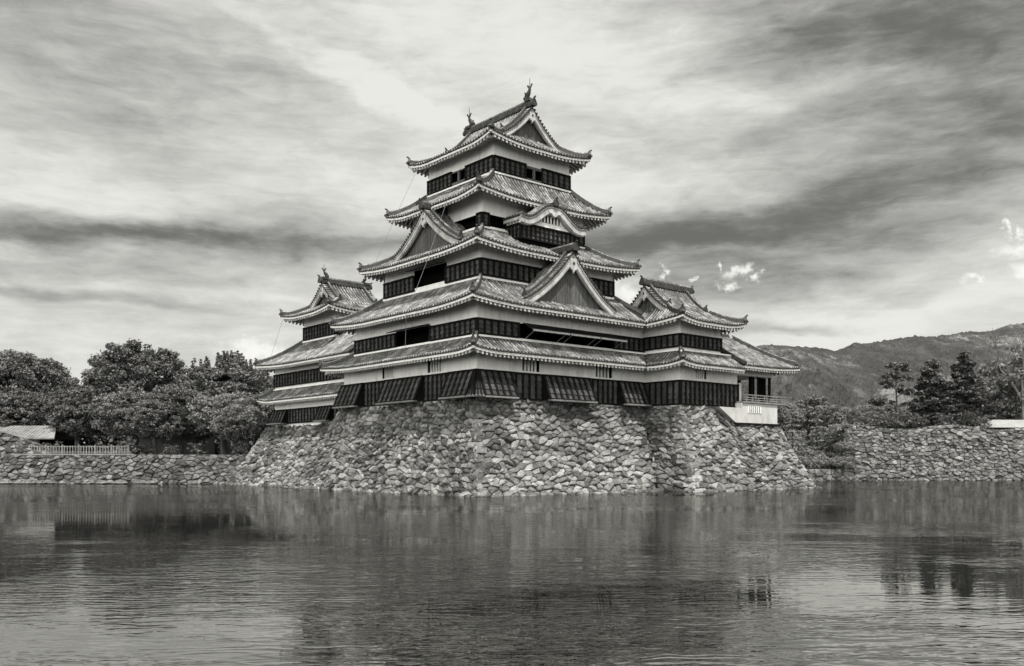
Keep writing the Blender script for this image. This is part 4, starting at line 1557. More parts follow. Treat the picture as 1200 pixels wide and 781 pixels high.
def curved_bay(K):
    """projecting bay under a curved gable"""
    F = Frame('-Y', 2.0)
    ac, hw = 9.2, 3.15
    mb = MB()
    wall_face(mb, F, ac - hw, ac + hw, 19.6, 21.55)
    wall_face(mb, Frame('-X', ac - hw), 2.0, 3.9, 19.6, 21.75)
    wall_face(mb, Frame('+X', ac + hw), 2.0, 3.9, 19.6, 21.75)
    bay = mb.build('bay_wall', M['void'], K)
    clad_part(bay, F, ac - hw, ac + hw, 20.2, 21.42, 0.5, 3)
    clad_part(bay, Frame('-X', ac - hw), 2.0, 3.8, 20.2, 21.42, 0.5, 3)
    HW = 3.55

    def zc(u):
        t = min(1.0, abs(u))
        q = min(1.0, max(0.0, (t - 0.12) / 0.70))
        return 21.92 + 1.25 * (1 - q * q * (3 - 2 * q)) + 0.10 * max(0, t - 0.85) / 0.15

    def pt(u, o, n):
        e = 0.01
        dz = (zc(u + e) - zc(u - e)) / (2 * e * HW)
        L = math.sqrt(1 + dz * dz)
        return F(ac + u * HW - dz / L * n, o, zc(u) + n / L)
    N = 28
    us = [-1 + 2 * k / N for k in range(N + 1)]
    # tympanum with a barred opening
    mb = MB()
    top = [(ac + u * hw, zc(u * hw / HW) - 0.30) for u in [-1 + k / 10 for k in range(21)]]
    mb.extrude([(ac - hw, 21.45)] + [(ac + hw, 21.45)] + top[::-1], lambda a, d, z: F(a, d, z), -0.1, 0.05, 0)
    mb.fbox(F, ac - hw - 0.1, ac + hw + 0.1, 0.0, 0.16, 21.42, 21.60, 0)
    mb.fbox(F, 7.75, 10.25, 0.05, 0.08, 21.86, 22.40, 1)
    for k in range(8):
        a = 7.75 + 2.5 * k / 7
        mb.fbox(F, a - 0.07, a + 0.07, 0.06, 0.14, 21.84, 22.42, 0)
    mb.build('curved_gable_wall', [M['plaster'], M['void']], bay)
    bb = MB()
    for (n0, n1, o1) in ((-0.06, -0.20, 0.58), (-0.20, -0.30, 0.50), (-0.30, -0.62, 0.54), (-0.62, -0.70, 0.46)):
        A = [pt(u, o1 - 0.25, n0) for u in us]
        B = [pt(u, o1, n0) for u in us]
        Cc = [pt(u, o1, n1) for u in us]
        D = [pt(u, o1 - 0.25, n1) for u in us]
        bb.grid([A, B, Cc, D, A])
        for q in (0, -1):
            bb.poly([A[q], B[q], Cc[q], D[q]])
    # pendant
    shp = [(-0.75, 0.25), (-0.45, 0.35), (0, 0.42), (0.45, 0.35), (0.75, 0.25), (0.6, 0.02), (0.35, 0.05), (0.2, -0.12), (0, -0.22), (-0.2, -0.12), (-0.35, 0.05), (-0.6, 0.02)]
    bb.extrude([(ac + a, 22.50 + z) for a, z in shp], lambda a, d, z: F(a, d, z), 0.3, 0.6)
    # side eaves running back to the wall
    for sg in (-1, 1):
        Fs = Frame('-X' if sg < 0 else '+X', ac + sg * HW)
        bb.fbox(Fs, 1.75, 3.78, -0.2, -0.04, 21.62, 21.86)
        for k in range(5):
            y = 1.9 + k * 0.38
            bb.fbox(Fs, y - 0.08, y + 0.08, -0.9, -0.14, 21.44, 21.62)
    bb.build('curved_bargeboard', M['trim_plaster'], bay)
    tb = MB()
    tb.grid([[pt(u, o, 0.0) for u in us] for o in (0.62, 0, -1.9)])
    tb.grid([[pt(u, 0.62, 0.0) for u in us], [pt(u, 0.62, -0.08) for u in us]], 1)
    so = Vector((0, -1, 0))
    for sg in (-1, 1):
        tb.grid([[F(ac + sg * HW, o, zc(1)) for o in (0.62, -1.9)], [F(ac + sg * HW, o, zc(1) - 0.1) for o in (0.62, -1.9)]], 1)
    o = 0.1
    while o > -1.9:
        for rg in (us[:N // 2 + 1], us[N // 2:]):
            rib(tb, [pt(u, o, 0.0) for u in rg], so, (0, 0, 1))
        for sg in (-1, 1):
            disc(tb, Vector(pt(sg, o, 0)) + Vector((sg * 0.04, 0, 0)), so, (0, 0, 1), 0.1)
        o -= RIB_P
    for k in range(31):
        u = -1 + 2 * k / 30
        a = Vector(pt(u + 0.01, 0, 0)) - Vector(pt(u - 0.01, 0, 0))
        a.normalize()
        up = Vector((-a.z, 0, a.x))
        rib(tb, [pt(u, 0.66, 0), pt(u, 0.15, 0)], a, up)
        disc(tb, Vector(pt(u, 0.67, 0.02)), a, up, 0.105)
    # descending ridge lines and the crown
    for sg in (-1, 1):
        pts = [pt(sg * t, 0.0, 0.0) for t in [0.05 + 0.9 * k / 12 for k in range(13)]]
        tb.sweep(pts, 0.26, 0.24, 0)
    tb.sweep([F(ac, 0.6, zc(0)), F(ac, -1.9, zc(0))], 0.36, 0.34, 1)
    ornament_end(tb, F(ac, 0.66, zc(0) + 0.18), (0, -1), 0.55, 1)
    tb.build('curved_gable_roof', [M['tile'], M['tile_dark']], bay)


build_keep()


def build_turret():
    K = thing('corner_turret', 'two storey corner turret with a small tiled gable joined to the keep', 'turret', (21, 0, 7.0))
    fl, fr = Frame('-X', 18.49), Frame('-Y', -3.95)
    win = [(20.5, 21.95, 9.45, 10.3)]
    w1 = wall_block(K, 18.49, -3.95, 26.42, 4, 7.0, 11.4, {'-Y': win})
    barred_window(w1, fr, *win[0], n=5)
    clad_part(w1, fl, -3.95, -0.05, 7.15, 9.2)
    clad_part(w1, fr, 18.49, 26.42, 7.15, 9.2)
    seams(w1, fr, [19.0, 22.6, 24.6], 9.2, 11.2)
    ring(K, (18.49, -3.95, 25.4, 0), (16.89, -5.55, 25.4, -1.6), 11.72, 10.50, 1.6, up=0.28, sides=('-X', '-Y'),
         cut={'-X': lambda W: (None, None, None, 0.0), '-Y': lambda W: (None, None, None, 0.0)}, hips=('--',))
    w2 = wall_block(K, 18.49, -3.95, 23.97, 3.3, 11.4, 14.7)
    wall_block(w2, 18.51, -2.65, 23.9, 2.0, 14.7, 15.3, name='wall_head')
    clad_part(w2, fl, -3.95, -0.05, 12.0, 13.1, rows=3)
    clad_part(w2, fr, 18.49, 23.97, 12.0, 13.1, rows=3)
    seams(w2, fr, [21.2], 13.1, 14.6)
    sk, _ = ring(K, (18.5, -2.62, 23.92, 2.02), (16.85, -5.55, 25.62, 4.95), 15.5, 14.08, 1.62, up=0.38,
                 cut={'-X': lambda W: (None, lambda d: -1.6 + (W - d) * 1.3, None, 0.0)}, hips=('--', '+-', '++'), flash=False)
    for F in (Frame('-X', 18.5), Frame('+X', 23.92)):
        gable(sk, F, -0.3, 2.32, 17.62, 15.5, 2.72, c=0.36, thick=0.42)
    mb = MB()
    mb.tube([(21.0, -0.3, 18.2), (21.0, -0.3, 19.1)], 0.03, 5)
    mb.build('lightning_rod', M['metal'], K)


build_turret()


def build_moon_turret():
    K = thing('moon_viewing_turret', 'low open sided turret with a railed balcony over a white plaster wall', 'turret', (29, 0, 5.9))
    fr = Frame('-Y', -3.85)
    # white lower wall cut to the slope of the stones
    mb = MB()
    poly = [(22.75, 7.10), (25.15, 5.80), (31.5, 5.80), (31.5, 7.56), (25.95, 7.56), (25.95, 7.10)]
    mb.extrude(poly, lambda a, d, z: (a, d, z), -4.72, -3.86)
    mb.box(26.5, -3.88, 5.8, 32.0, 4.5, 7.62)
    low = mb.build('lower_wall', M['old_plaster'], K)
    F2 = Frame('-Y', -4.72)
    mb = MB()
    mb.fbox(F2, 27.0, 28.8, 0.0, 0.02, 6.72, 7.30, 1)
    for k in range(7):
        a = 27.0 + 1.8 * k / 6
        mb.fbox(F2, a - 0.07, a + 0.07, 0.01, 0.06, 6.70, 7.32, 0)
    mb.build('barred_window', [M['plaster'], M['void']], low)
    mb = MB()
    mb.fbox(F2, 25.1, 32.0, -0.5, 0.06, 5.64, 5.80)
    mb.build('sill_beam', M['batten'], low)
    # posts, upper band, added shade panels in the room
    wb = MB()
    wb.box(26.5, -3.85, 10.15, 31.85, 4.4, 11.62)
    wb.build('upper_wall', M['plaster'], K)
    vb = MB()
    vb.box(26.44, -3.82, 7.73, 26.56, 4.4, 10.14)  # near-black panels added to darken the open room, its shade in their colour
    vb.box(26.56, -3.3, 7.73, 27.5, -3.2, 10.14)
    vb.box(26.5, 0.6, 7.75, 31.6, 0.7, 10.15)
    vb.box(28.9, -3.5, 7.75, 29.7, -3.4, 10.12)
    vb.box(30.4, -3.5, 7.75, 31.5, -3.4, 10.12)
    vb.build('room_shade_panel', M['void'], K)
    for x, w in ((26.54, 0.18), (31.70, 0.2), (28.85, 0.1), (29.75, 0.1)):
        pb = MB()
        pb.box(x - w / 2, -3.84, 7.7, x + w / 2, -3.84 + w, 10.15)
        pb.build('post', M['batten'], K)
    pb = MB()
    pb.box(27.55, -3.3, 7.75, 27.95, -3.25, 9.5)  # white strip standing for light seen through a gap in the room
    pb.build('lit_gap_strip', M['plaster'], K)
    for y in (-0.5, 4.2):
        pb = MB()
        pb.box(31.62, y, 7.7, 31.8, y + 0.18, 10.15)
        pb.build('post', M['batten'], K)
    # balcony on two sides with its rail
    b = MB()
    b.box(26.1, -4.85, 7.58, 33.1, -3.8, 7.72)
    b.box(31.85, -3.8, 7.58, 33.1, 4.6, 7.72)
    for k in range(8):
        x = 26.7 + k * 0.9
        b.box(x - 0.07, -4.80, 7.60, x + 0.07, -3.8, 7.70)
    bal = b.build('balcony', M['wood'], K)
    r = MB()
    for z, th in ((7.86, 0.07), (8.06, 0.06), (8.30, 0.10)):
        r.box(26.15, -4.82, z - th / 2, 33.5 if z > 8.2 else 33.05, -4.72, z + th / 2)
        r.box(32.95, -5.2 if z > 8.2 else -4.82, z - th / 2, 33.05, 4.6, z + th / 2)
    for k in range(8):
        x = 26.62 + k * 0.91
        r.box(x - 0.05, -4.83, 7.72, x + 0.05, -4.73, 8.27 if k % 2 else 8.05)
    for k in range(9):
        y = -4.0 + k
        r.box(32.96, y, 7.72, 33.06, y + 0.1, 8.27)
    r.build('railing', M['wood'], bal)
    rf, sl = ring(K, (25.4, 0, 30.8, 1.0), (25.4, -5.5, 34.0, 6.5), 14.15, 10.86, (2.15, 1.6), up=0.25, sides=('-Y', '+X', '+Y'),
                  cut={'-Y': lambda W: (None, None, 0.0, None), '+Y': lambda W: (None, None, 0.0, None)}, hips=('+-', '++'), curve=0.12, flash=False)
    rb = MB()
    rb.sweep([(24.3, 0.5, 14.05), (30.9, 0.5, 14.05)], 0.5, 0.5, 0)
    rb.sweep([(24.3, 0.5, 14.55), (30.9, 0.5, 14.55)], 0.3, 0.12, 1)
    ornament_end(rb, (31.0, 0.5, 14.25), (1, 0), 0.5)
    s = sl['-Y']
    rb.sweep([s.P(25.42, s.W * k / 10) for k in range(11)], 0.34, 0.26, 0)
    rb.build('ridge', [M['tile_dark'], M['tile']], K)


build_moon_turret()


def build_small_keep():
    K = thing('small_keep', 'three storey small keep with a gabled tile roof left of the tall keep', 'castle keep', (5, 30, 6.0))
    fl = Frame('-X', 1.5)
    w1 = wall_block(K, 1.5, 24.0, 10, 36.6, 5.9, 12.9)
    clad_part(w1, fl, 24.0, 36.6, 6.25, 7.7, gaps=[(33.6, 36.6)])
    flare(w1, fl, 33.4, 36.7, 6.3, 7.7, 0.6)
    flare(w1, fl, 24.0, 26.4, 6.3, 7.7, 0.6)
    clad_part(w1, fl, 24.0, 36.6, 10.15, 11.45, rows=3)
    seams(w1, fl, [34.0], 7.7, 9.0)
    ring(K, (1.5, 24.0, 10, 36.6), (0.2, 24.0, 11.3, 38.2), 9.85, 8.68, 1.3, up=0.25, sides=('-X', '+Y'),
         cut={'-X': lambda W: (None, None, 0.0, None)}, hips=('-+',))
    ring(K, (3.3, 26.9, 9.3, 33.5), (0.0, 23.6, 12.6, 38.4), 14.75, 12.2, (1.5, 1.6), up=0.36, sides=('-X', '+Y', '+X'),
         cut={'-X': lambda W: (lambda d: 26.9 + 0 * d, None, 0.0, None)}, hips=('-+', '++'))
    fu = Frame('-X', 3.3)
    w3 = wall_block(K, 3.3, 26.9, 9.3, 33.5, 14.5, 17.9)
    clad_part(w3, fu, 26.9, 33.5, 14.95, 16.25, rows=3)
    clad_part(w3, Frame('-Y', 26.9), 3.3, 9.3, 14.95, 16.25, rows=3)
    sk, _ = ring(K, (4.0, 27.65, 8.7, 32.95), (1.5, 25.1, 11.2, 35.4), 18.45, 17.2, 1.8, up=0.40, flash=False)
    for F in (Frame('-X', 4.0), Frame('+X', 8.7)):
        gable(sk, F, 30.3, 2.65, 20.55, 18.45, 2.36, c=0.36, thick=0.45)
    roof_fish(K, (3.9, 30.3, 21.1), (1, 0), 0.95)
    roof_fish(K, (8.8, 30.3, 21.1), (-1, 0), 0.95)
    # cable at its far side
    mb = MB()
    mb.tube([(1.7, 35.2, 17.2), (0.9, 36.3, 13.4)], 0.014, 5)
    mb.build('lightning_cable', M['metal'], K)


build_small_keep()


def build_corridor():
    K = thing('connecting_gallery', 'low tiled gallery joining the small keep to the tall keep', 'gallery', (5, 21, 6.0))
    fl = Frame('-X', 1.5)
    w = wall_block(K, 1.5, 19.5, 8, 23.97, 5.9, 12.9)
    clad_part(w, fl, 19.5, 23.95, 10.15, 11.45, rows=3)
    clad_part(w, fl, 19.5, 23.95, 6.25, 7.7, rows=3)
    ring(K, (1.5, 19.5, 8, 23.97), (0.2, 19.5, 8, 23.97), 9.85, 8.68, 1.3, up=0, sides=('-X',), hips=())
    ring(K, (5.0, 18.6, 5.4, 26.85), (0.0, 18.6, 10.4, 26.85), 15.9, 12.2, 1.5, up=0, sides=('-X', '+X'), hips=(), flash=False, curve=0.12)
    rb = MB()
    rb.sweep([(5.2, 18.6, 15.8), (5.2, 26.85, 15.8)], 0.5, 0.5)
    rb.build('ridge', M['tile_dark'], K)


build_corridor()

# ------------------------------------------------------------------ trees and plants


def leaf_mesh(name, centers, radii, per, size, mat, rg, up_bias=0.35, flat=0.75, long=1.5, normal_out=0.6, shell=0.45, loose=0.35):
    """many small leaf faces in clumps; centers (n,3), radii (n,)"""
    allv = []
    for c, r, in zip(centers, radii):
        n = max(8, int(per * r * r))
        d = rg.normal(size=(n, 3))
        d /= np.linalg.norm(d, axis=1)[:, None]
        rad = r * (shell + (1 - shell) * rg.random(n) ** 0.5)
        rad = rad * np.where(rg.random(n) < loose, rg.uniform(1.0, 1.75, n), 1.0)
        p = d * rad[:, None]
        p[:, 2] *= flat
        p += c
        nn = d * normal_out + rg.normal(size=(n, 3)) * 0.5 + np.array([0, 0, up_bias])
        nn /= np.linalg.norm(nn, axis=1)[:, None] + 1e-9
        t = np.cross(nn, rg.normal(size=(n, 3)))
        t /= np.linalg.norm(t, axis=1)[:, None] + 1e-9
        b = np.cross(nn, t)
        s = size * rg.uniform(0.6, 1.3, n)[:, None]
        q = np.stack([p - t * s * long * 0.5, p + b * s * 0.42 + nn * s * 0.08, p + t * s * long * 0.5, p - b * s * 0.42 + nn * s * 0.08], axis=1)
        allv.append(q.reshape(-1, 3))
    v = np.concatenate(allv).astype(np.float32)
    nf = len(v) // 4
    me = bpy.data.meshes.new(name)
    me.vertices.add(len(v))
    me.vertices.foreach_set('co', v.ravel())
    me.loops.add(nf * 4)
    me.loops.foreach_set('vertex_index', np.arange(nf * 4, dtype=np.int32))
    me.polygons.add(nf)
    me.polygons.foreach_set('loop_start', np.arange(0, nf * 4, 4, dtype=np.int32))
    me.materials.append(mat)
    me.update(calc_edges=True)
    return me


def trunk_mesh(h, r, tips, rg, lean=0.4):
    mb = MB()
    path, rad = [], []
    x = y = 0.0
    n = 6
    for k in range(n + 1):
        t = k / n
        path.append((x, y, h * t - 0.3 * (k == 0)))
        rad.append(r * (1 - 0.72 * t) + r * 0.35 * max(0, 1 - 5 * t))
        x += rg.uniform(-lean, lean) * 0.4
        y += rg.uniform(-lean, lean) * 0.4
    mb.tube(path, rad, 8)
    for tp in tips:
        k = int(rg.integers(2, n))
        a = Vector(path[k])
        b = Vector(tp)
        m = a.lerp(b, 0.5) + Vector((rg.uniform(-.4, .4), rg.uniform(-.4, .4), rg.uniform(0, .5)))
        mb.tube([a, m, b], [rad[k] * 0.5, rad[k] * 0.32, rad[k] * 0.10], 5)
    me = bpy.data.meshes.new('trunk')
    me.from_pydata(mb.v, [], mb.f)
    me.materials.append(M['bark'])
    return me


def broadleaf(seed, h, rx, skirt=0.18, leaf=0.42, nclump=120, per=95, mat='leaf', dome=1.0, spiky=False, cr=1.0):
    """trunk and crown meshes of a spreading tree of height h and crown radius rx"""
    rg = np.random.default_rng(seed)
    cz, rz = h * (0.5 + skirt / 2), h * (0.5 - skirt / 2)
    lob = [(rg.uniform(0, 6.28), rg.uniform(-0.5, 0.9), rg.uniform(0.18, 0.40)) for _ in range(10)]
    C, Rr = [], []
    while len(C) < nclump:
        d = rg.normal(size=3)
        d /= np.linalg.norm(d)
        if d[2] < -0.75:
            continue
        th = math.atan2(d[1], d[0])
        k = 0.74
        for (a, e, s) in lob:
            q = math.cos(th - a) * math.cos(math.asin(d[2]) - e)
            k += s * max(0, q) ** 6
        rr = (rg.uniform(0.80, 1.0) if rg.random() < 0.78 else rg.uniform(0.35, 0.8)) * min(k, 1.1)
        w = rx * (1.0 if d[2] < 0 else math.sqrt(max(0.0, 1 - 0.12 * d[2])))
        c = np.array([d[0] * w * rr, d[1] * w * rr, cz + d[2] * rz * rr * dome])
        C.append(c)
        Rr.append(rg.uniform(0.09, 0.20) * cr * rx * (0.9 if d[2] > 0.3 else 1.05))
    if spiky:
        for k in range(46):
            a, q = rg.uniform(0, 6.28), rg.uniform(0, 0.75) * rx
            top = cz + rz * math.sqrt(max(0.0, 1 - (q / rx) ** 2)) * 0.95
            L = rg.uniform(0.6, 1.0)
            for j in range(6):
                C.append(np.array([q * math.cos(a), q * math.sin(a), top - 0.5 + j * 0.36 * L]))
                Rr.append(0.34 - 0.05 * j)
    C = np.array(C)
    crown = leaf_mesh('crown', C, np.array(Rr), per, leaf, M[mat], rg, flat=0.62)
    tips = [C[i] for i in rg.choice(nclump, 14, replace=False)]
    trunk = trunk_mesh(h * 0.72, 0.028 * h + 0.08, tips, rg)
    return trunk, crown


def pine_mesh(seed, h, tiers, leaf=0.30, mat='needle', per=420, trunk_r=0.16, lean=0.35, cr=(0.24, 0.42)):
    """trained pine: flat pads of needles on a bent trunk. tiers: (z, dx, dy, rx, ry, thick)"""
    rg = np.random.default_rng(seed)
    C, Rr = [], []
    for (z, dx, dy, r, th) in tiers:
        n = max(4, int(9 * r * r))
        for _ in range(n):
            a, q = rg.uniform(0, 6.28), math.sqrt(rg.random()) * r
            C.append(np.array([dx + q * math.cos(a), dy + q * math.sin(a), z + rg.uniform(-0.5, 0.5) * th + th * 0.6 * (1 - (q / r) ** 2)]))
            Rr.append(rg.uniform(*cr))
    crown = leaf_mesh('crown', np.array(C), np.array(Rr), per, leaf, M[mat], rg, up_bias=0.9, flat=0.5, long=1.6, normal_out=0.5, loose=0.06)
    mb = MB()
    path, rad = [], []
    n = 8
    ph = rg.uniform(0, 6)
    for k in range(n + 1):
        t = k / n
        path.append((lean * math.sin(ph + 3.0 * t) * t, lean * math.cos(ph + 2.4 * t) * t, h * 0.95 * t - 0.2 * (k == 0)))
        rad.append(trunk_r * (1.15 - 0.9 * t))
    mb.tube(path, rad, 7)
    for (z, dx, dy, r, th) in tiers:
        k = min(n, max(1, int(z / (h * 0.95) * n)))
        mb.tube([path[k], ((path[k][0] + dx) / 2, (path[k][1] + dy) / 2, z - 0.1), (dx, dy, z)], [rad[k] * 0.6, rad[k] * 0.45, 0.03], 5)
    me = bpy.data.meshes.new('trunk')
    me.from_pydata(mb.v, [], mb.f)
    me.materials.append(M['bark'])
    return me, crown


def plant(name, label, cat, meshes, la, de, z, rot=0.0, s=1.0, sz=None, group=None):
    t = thing(name, label, cat, at(la, de, z), group)
    t.rotation_euler = (0, 0, rot)
    t.scale = (s, s, sz or s)
    for nm, me in zip(('trunk', 'crown'), meshes):
        o = bpy.data.objects.new(nm, me)
        COL.objects.link(o)
        o.parent = t
    return t


def la_of(px, de):
    return (px - 600) / 1050.0 * de


def build_trees():
    G = 'leafy trees on the left bank'
    big = broadleaf(21, 15.2, 8.2, nclump=560, per=280, leaf=0.25, cr=0.6)
    big2 = broadleaf(22, 15.0, 6.9, nclump=500, per=240, leaf=0.25, cr=0.6)
    spk = broadleaf(23, 12.2, 6.3, nclump=460, per=240, leaf=0.27, spiky=True, cr=0.62)
    md = broadleaf(24, 9.0, 4.6, nclump=380, per=330, leaf=0.23, cr=0.62, skirt=0.12, mat='leaf')
    md2 = broadleaf(25, 8.0, 4.4, nclump=380, per=330, leaf=0.23, cr=0.62, skirt=0.12, mat='leaf_pale')
    md2b = broadleaf(27, 8.6, 4.6, nclump=380, per=330, leaf=0.23, cr=0.62, skirt=0.12, mat='leaf_pale')
    md3 = broadleaf(26, 9.5, 4.0, nclump=380, per=330, leaf=0.23, cr=0.62, skirt=0.10, mat='leaf')
    ts = [
        ('broad round-topped dark tree rising behind the pale-roofed shed', big, 8, 118, 3.0, 0.3, 1.0),
        ('tallest domed tree of the left bank, standing in the middle', big2, 158, 115, 3.0, 1.2, 1.0),
        ('spiky topped tree next to the small keep', spk, 266, 113, 3.0, 2.1, 1.0),
        ('bushy tree filling the gap between the two tallest crowns', md3, 92, 107, 3.0, 0.4, 0.96),
        ('pale leafed tree in front of the tallest dome', md2, 152, 103, 3.0, 3.0, 1.0),
        ('low spreading tree over the dark opening by the wall', md, 212, 104, 3.0, 1.0, 0.95),
        ('leafy tree leaning over the moat wall beside the castle base', md2, 262, 101, 3.0, 5.0, 0.95),
        ('low tree overhanging the pale shed roof', md, 30, 110, 3.0, 4.0, 0.98),
        ('narrow tree touching the eaves of the small keep', md3, 300, 104, 3.0, 2.5, 0.82),
        ('dark tree at the far left edge behind the stone heap', md3, -35, 108, 3.0, 2.0, 1.0),
        ('dark tree deep between the dome and the spiky tree', md, 215, 119, 3.0, 0.2, 1.25),
        ('low leafy tree hanging over the wall end beside the castle base', md2, 288, 98, 3.0, 0.7, 0.74),
        ('small leafy tree hanging low over the wall middle', md3, 182, 99.5, 3.0, 1.9, 0.72),
        ('tree beyond the left frame edge past the stone heap', md, -110, 110, 3.0, 1.5, 1.0),
        ('dark tree deep behind the shed and the bushy tree', md3, 75, 121, 3.0, 3.7, 1.15),
    ]
    for (lab, ms, px, de, z, rot, s) in ts:
        plant('broadleaf_tree', lab, 'tree', ms, la_of(px, de), de, z, rot, s, group=G)
    # clipped hedge closing the view under the crowns
    rg = np.random.default_rng(77)
    n = 520
    pts = np.array([tuple(at(rg.uniform(-92, -16), 126 + rg.uniform(0, 3.0), 3.0 + 4.6 * rg.random())) for _ in range(n)])
    me = leaf_mesh('hedge', pts, rg.uniform(0.8, 1.4, n), 34, 0.55, M['leaf'], rg, flat=0.8)
    h = bpy.data.objects.new('hedge', me)
    COL.objects.link(h)
    tag(h, 'tall dark hedge in the shade behind the left bank trees', 'hedge')
    # undergrowth along the left bank
    bush = broadleaf(31, 2.0, 1.3, nclump=26, per=420, leaf=0.20, skirt=0.0)
    bush = (bush[0], bush[1])
    spots = [(150, 97.5, 1.0, 'low dark bush at the end of the picket fence'), (172, 99, 0.8, 'small bush under the pale leafed tree'), (200, 98.5, 0.7, 'small rounded bush on the bank before the dark opening'),
             (232, 99.5, 0.9, 'bush in the deep shade under the low spreading tree'), (285, 98, 1.0, 'bush on the bank where it meets the castle base'), (62, 100, 0.9, 'bush behind the fence in front of the shed')]
    for (px, de, s, lab) in spots:
        plant('bush', lab, 'bush', bush, la_of(px, de), de, 2.95, px * 0.7, s, group='bushes on the left bank')
    # right bank: trained pines
    def tier(h, r, n, seed, z0=0.35, off=0.55, lo=0.45):
        rg = np.random.default_rng(seed)
        out = []
        for k in range(n):
            t = k / (n - 1)
            a = rg.uniform(0, 6.28)
            rr = r * (1 - 0.55 * t) * rg.uniform(0.45, 0.7)
            q = r * off * (1 - t * 0.9)
            out.append((h * (z0 + (0.97 - z0) * t), q * math.cos(a + k * 2.2), q * math.sin(a + k * 2.2), rr, lo))
        return out
    # sparse cloud pine: separate pads
    cl = [(7.75, 0.0, 0, 1.35, 0.7), (6.75, -0.7, 0.3, 1.1, 0.55), (6.35, 1.1, -0.3, 1.0, 0.5), (5.2, -0.4, 0.2, 1.0, 0.5), (4.6, 1.0, 0, 1.0, 0.5), (3.4, -2.2, 0, 1.45, 0.7), (5.9, -1.4, -0.3, 0.8, 0.4), (3.0, 1.6, 0.4, 1.0, 0.5)]
    # turn the pads so they spread across the line of sight
    cl = [(z, dx * RX - dy * RY, dx * RY + dy * RX, r, th) for (z, dx, dy, r, th) in cl]
    p1 = pine_mesh(41, 8.3, cl, per=420)
    p2 = pine_mesh(42, 8.7, tier(8.7, 3.2, 19, 2, 0.10) + tier(8.2, 3.0, 17, 12, 0.12), per=480, leaf=0.26)
    p3 = pine_mesh(43, 9.6, tier(9.6, 2.9, 18, 3, 0.24) + tier(9.0, 3.0, 15, 13, 0.30), per=480, leaf=0.26)
    GP = 'trained pines on the right bank'
    plant('pine_tree', 'sparse cloud-pruned pine with separate pads on the right bank', 'pine tree', p1, la_of(1052, 114), 114, 6.4, 0, 1.0, group=GP)
    plant('pine_tree', 'dense dark cone shaped pine in the middle of the three pines', 'pine tree', p2, la_of(1093, 115), 115, 6.4, 0.5, 1.0, group=GP)
    plant('pine_tree', 'tall dark ragged pine with bare lower trunk', 'pine tree', p3, la_of(1130, 114), 114, 6.4, 1.4, 1.0, group=GP)
    GR = 'loose leafy trees on the right bank'
    r1 = broadleaf(51, 8.6, 4.6, nclump=85, per=75, leaf=0.34, skirt=0.05, mat='leaf_pale')
    plant('broadleaf_tree', 'loose pale leafy tree right of the ragged pine', 'tree', r1, la_of(1172, 120), 120, 6.3, 0.3, 1.12, group=GR)
    plant('broadleaf_tree', 'loose leafy tree at the right edge behind the white tent', 'tree', r1, la_of(1208, 120), 120, 6.3, 2.0, 1.42, group=GR)
    plant('broadleaf_tree', 'leafy tree further back between the dense and the ragged pine', 'tree', r1, la_of(1112, 136), 136, 6.3, 4.0, 1.15, group=GR)
    # bare branching tree at the right edge
    bare_tree()
    # middle distance trees behind the balcony and the pines
    GM = 'trees beyond the right bank'
    labs = ['rounded tree just right of the balcony rail', 'mid grey tree behind the tiered conifers', 'dark bushy tree below the hill gap', 'pale bushy tree left of the cloud-pruned pine', 'leafy tree peeping behind the cloud-pruned pine',
            'tree behind the dense cone pine', 'tree low behind the ragged pine', 'pale tree far right behind the loose leafy trees', 'small tree under the balcony corner']
    xs = [(918, 150, 0.95), (948, 158, 1.05), (985, 150, 0.85), (1012, 140, 0.8), (1040, 142, 0.8), (1078, 150, 0.9), (1140, 150, 0.95), (1185, 150, 1.1), (905, 135, 0.72)]
    for lab, (px, de, s), ms in zip(labs, xs, [md2, md2b, md2, md2, md2b, md2, md2b, md2, md2b]):
        plant('broadleaf_tree', lab, 'tree', ms, la_of(px, de), de, 5.2, px * 0.37, s, group=GM)
    # far wood at the foot of the hills, seen as one mass
    rg = np.random.default_rng(78)
    n = 900
    la = rg.uniform(38, 150, n)
    de = rg.uniform(172, 215, n)
    top = 9.0 + 4.0 * np.sin(la * 0.21) * np.sin(la * 0.083 + 1) + 2.2 * np.sin(la * 0.9 + de)
    pts = np.array([tuple(at(a, d, 4.0 + (t - 4.0) * rg.random() ** 0.6)) for a, d, t in zip(la, de, top)])
    me = leaf_mesh('woods', pts, rg.uniform(0.9, 1.8, n), 26, 0.5, M['leaf_pale'], rg, flat=0.75)
    h = bpy.data.objects.new('woods', me)
    COL.objects.link(h)
    tag(h, 'mass of far woods at the foot of the hills right of the castle', 'woods')
    h['kind'] = 'stuff'
    # shrubs on top of the right wall
    GS = 'shrubs along the right wall'
    sh = [(1010, 111, 1.0, 'rounded shrub at the left end of the wall top'), (1034, 111.5, 1.25, 'clipped shrub below the cloud-pruned pine'), (1058, 112, 1.3, 'dark shrub under the cloud-pruned pine trunk'), (1076, 111, 1.0, 'low shrub in front of the dense cone pine'),
          (1108, 111.5, 1.05, 'low shrub between dense and ragged pines'), (1122, 113.5, 0.8, 'small shrub at the foot of the ragged pine'), (1150, 113, 0.95, 'low shrub left of the white tent'), (998, 118, 1.5, 'tall shrub behind the corner of the wall')]
    for (px, de, s, lab) in sh:
        plant('bush', lab, 'bush', bush, la_of(px, de), de, 6.35, px * 0.9, s, group=GS)
